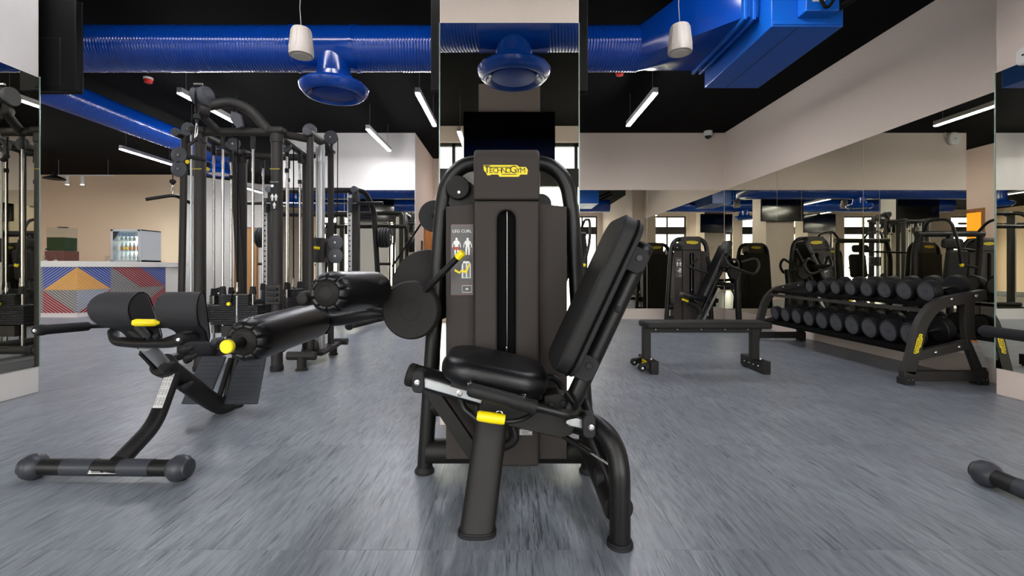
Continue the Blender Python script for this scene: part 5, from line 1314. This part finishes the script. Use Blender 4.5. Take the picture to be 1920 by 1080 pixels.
tilt_a = math.atan2(.08, .44)
dx_, dz_ = Vector((math.cos(tilt_a), 0, math.sin(tilt_a))), Vector((-math.sin(tilt_a), 0, math.cos(tilt_a)))
def dumbbell(c, r, num, label):
    """axis runs along dx_, across the shelf"""
    t = thing('dumbbell', label, 'dumbbell', tuple(c), 'dumbbells on the rack')
    hl = .062 + r * .15
    MB().cyl(c - dx_ * (.09), c + dx_ * .09, .016, 14).build('handle', 'chrome', t)
    for s in (-1, 1):
        o = c + dx_ * (s * .082)
        MB().lathe(o, dx_ * s, [(0, 0), (r * .55, 0), (r * .96, .004), (r, .012), (r, hl * .86), (r * .97, hl * .96), (r * .90, hl), (r * .86, hl), (r * .83, hl - .004), (0, hl - .004)], 30).build('head', 'db', t, angle=22)
        MB().lathe(o, dx_ * s, [(0, hl - .0041), (r * .83, hl - .0041), (r * .82, hl - .003), (0, hl - .003)], 30).build('head_face', 'face', t)
    o = c - dx_ * (.082 + hl - .0028); u_, v_ = Vector((0, -1, 0)), dz_
    MB().text(num, o, u_, v_, r * .5, .0006).build('number', 'ink', t, smooth=False)
    for w0, s in (('TECHNOGYM', 1), ('TECHNOGYM', -1)):
        tx = MB()
        for k, ch in enumerate(w0):
            th = PI / 2 * s - s * (k - 4) * .2; ru = u_ * math.cos(th) + v_ * math.sin(th)
            tx.text(ch, o + ru * r * .66, (v_ * math.cos(th) - u_ * math.sin(th)) * -s if True else u_, ru * s, r * .19, .0006)
        tx.build('lettering', 'ink', t, smooth=False)
ordn = ['nearest', 'second', 'third', 'fourth', 'fifth', 'sixth', 'seventh', 'eighth', 'ninth', 'farthest']
for k, num in enumerate((20, 20, 18, 18, 16, 16, 14, 14)):
    r = .092 - .0032 * k; y = 3.89 + k * .218
    c = Vector((3.73, y, .68)) + dz_ * (r + .008)
    dumbbell(c, r, str(num), 'black rubber dumbbell marked %d, %s on the top shelf of the rack' % (num, ordn[k] if k < 7 else 'farthest'))
for k, num in enumerate((30, 30, 28, 28, 26, 26, 24, 24, 22, 22)):
    r = .105 - .0018 * k; y = 3.92 + k * .222
    c = Vector((3.62, y, .296)) + dz_ * (r + .008)
    dumbbell(c, r, str(num), 'black rubber dumbbell marked %d, %s on the bottom shelf of the rack' % (num, ordn[k]))

# ================================================================== SHOULDER PRESS by the back mirror
sp = thing('shoulder_press_machine', 'black weight stack machine with bench and looped handles at the back mirror', 'exercise machine', (3.0, 7.6, 0))
tower(sp, 3.0, 7.6)
placard(sp, (2.80, 7.512, .96), .10, .32, '', seat=False)
a, b = W(1316, 556, 7.15), W(1358, 462, 7.2); d_ = (b - a).normalized(); n_ = Vector((d_.z, 0, -d_.x))
MB().cushion((a + b) / 2, d_, (0, 1, 0), -n_, (b - a).length * 1.05, .30, .075, .05, .03).build('back_pad', 'vinyl', sp, angle=80)
MB().cushion(W(1357, 478, 7.15) + Vector((.02, 0, .1)), d_, (0, 1, 0), -n_, .26, .24, .08, .05, .03).build('head_pad', 'vinyl', sp, angle=80)
MB().tube([a - d_ * .45 + n_ * .1, b + n_ * .1], .035, 14).build('back_post', 'black2', sp)
MB().cushion(W(1297, 556, 7.1), (1, 0, -.22), (0, 1, 0), (.22, 0, 1), .34, .30, .085, .09, .04).build('seat', 'vinyl', sp, angle=80)
MB().tube([W(1279, 561, 7.05), W(1290, 565, 7.05)], .016, 10).build('release_handle', 'yellow', sp)
MB().tube(fillet([W(1290, 566, 7.15), W(1310, 575, 7.15), W(1316, 598, 7.15), W(1316, 612, 7.15)], .1), .05, 16).build('seat_post', 'black', sp)
MB().bar(W(1348, 540, 7.1), W(1316, 606, 7.1), .02, .035).build('seat_strut', 'steel', sp)
for dy in (-.30, .30):
    lp = fillet([W(1345, 497, 7.15) + Vector((0, dy, 0)), W(1340, 478, 7.15) + Vector((0, dy, 0)), W(1352, 500, 7.0) + Vector((0, dy, 0)), W(1396, 515, 7.0) + Vector((0, dy, 0)), W(1405, 498, 7.0) + Vector((0, dy, 0)), W(1398, 484, 7.0) + Vector((0, dy, 0)), W(1372, 492, 7.1) + Vector((0, dy, 0))], .08, 6)
    MB().tube(lp, .02, 12).build('press_handle', 'black2', sp)
MB().tube([W(1350, 500, 7.1) + Vector((0, -.35, 0)), W(1350, 500, 7.1) + Vector((0, .35, 0))], .035, 14).build('press_axle', 'black2', sp)
MB().tube(fillet([W(1385, 505, 7.2), W(1382, 530, 7.2), W(1386, 612, 7.2)], .1), .045, 14).build('rear_leg', 'black2', sp)
MB().tube([W(1386, 535, 7.2), W(1330, 530, 7.45)], .03, 12).build('frame_arm', 'black2', sp)
MB().lathe(W(1380, 512, 7.0), (0, 1, 0), [(0, 0), (.09, 0), (.1, .02), (.1, .08), (0, .08)], 24).build('pivot_cover', 'disc', sp)
MB().cyl(W(1290, 500, 7.4), W(1338, 515, 7.2), .016, 10).build('range_lever', 'black2', sp)
MB().cyl(W(1291, 502, 7.42), W(1308, 484, 7.35), .014, 10).build('range_handle', 'black2', sp)
MB().bb((2.97, 7.0, .0), (3.03, 7.6, .07)).build('floor_beam', 'black', sp, bevel=.01)
MB().bb((3.0, 7.1, .0), (3.75, 7.2, .07)).build('floor_beam', 'black', sp, bevel=.01)

# ================================================================== CHEST PRESS in the corridor, hidden by the pillar and seen in the mirrors
cp = thing('chest_press_machine', 'black chest press machine with curved arms behind the middle pillar', 'exercise machine', (.55, 7.1, 0))
tower(cp, -.2, 7.95)
PX, PY = .72, 7.35
MB().cushion((PX, PY + .1, 1.0), (1, 0, 0), (0, -.12, 1), (0, -1, -.12), .34, .50, .09, .06, .035).build('back_pad', 'pad', cp, angle=80)
MB().cushion((PX, PY + .16, 1.36), (1, 0, 0), (0, -.12, 1), (0, -1, -.12), .33, .16, .08, .05, .03).build('head_pad', 'pad', cp, angle=80)
MB().cushion((PX, PY - .18, .52), (1, 0, 0), (0, 1, 0), (0, 0, 1), .38, .42, .09, .08, .04).build('seat', 'vinyl', cp, angle=80)
MB().tube([(PX, PY + .2, .06), (PX, PY + .2, 1.5)], .05, 16).build('mast', 'black2', cp)
MB().bb((PX - .06, PY - .6, 0), (PX + .06, PY + .5, .07)).bb((PX - .35, PY - .6, 0), (PX + .35, PY - .5, .06)).build('floor_frame', 'black', cp, bevel=.01)
MB().cyl((PX - .55, PY + .2, 1.52), (PX + .55, PY + .2, 1.52), .05, 18).build('pivot_beam', 'black2', cp)
MB().tube([(PX, PY - .2, .07), (PX, PY - .2, .48)], .04, 14).build('seat_post', 'black2', cp)
for s in (-1, 1):
    q = fillet([(PX + s * .45, PY + .2, 1.52), (PX + s * .5, PY + .05, 1.74), (PX + s * .52, PY - .35, 1.70), (PX + s * .50, PY - .45, 1.35), (PX + s * .42, PY - .42, 1.0)], .12, 8)
    MB().tube(q, .022, 14).build('press_arm', 'black2', cp)
    MB().cyl((PX + s * .42, PY - .42, 1.0), (PX + s * .22, PY - .45, .96), .02, 12).build('hand_grip', 'foam', cp)
    MB().cyl((PX + s * .43, PY - .42, 1.02), (PX + s * .41, PY - .42, .98), .026, 12).build('grip_ring', 'yellow', cp)
    MB().tube(fillet([(PX + s * .5, PY + .2, 1.52), (PX + s * .55, PY + .25, 1.2), (PX + s * .5, PY + .3, .06)], .15), .045, 14).build('side_post', 'black', cp)
MB().cyl((PX, PY + .2, 1.3), (-.2, 7.92, 1.25), .02, 10).build('drive_link', 'black2', cp)
lp2 = thing('leg_press_machine', 'black weight stack machine hidden behind the middle pillar, seen only in mirrors', 'exercise machine', (-.15, 5.3, 0))
tower(lp2, -.12, 5.4)
MB().cushion((.1, 4.9, .75), (.42, 0, .9), (0, 1, 0), (-.9, 0, .42), .6, .34, .09, .08, .03).build('back_pad', 'pad', lp2, angle=80)
MB().cushion((-.1, 4.9, .45), (1, 0, -.2), (0, 1, 0), (.2, 0, 1), .36, .36, .09, .08, .03).build('seat', 'vinyl', lp2, angle=80)
MB().tube(fillet([(.35, 4.9, .9), (.2, 4.9, .3), (.3, 4.9, .03)], .2), .04, 14).build('rear_leg', 'black2', lp2)
MB().tube([(-.1, 4.9, .4), (-.14, 4.8, .0)], .05, 14).build('front_leg', 'black', lp2)
MB().tube([(-.3, 5.0, .40), (.3, 5.0, .33)], .04, 14).build('seat_rail', 'black2', lp2)
MB().tube([(.2, 5.0, .35), (.2, 5.4, .3)], .035, 14).build('frame_arm', 'black2', lp2)
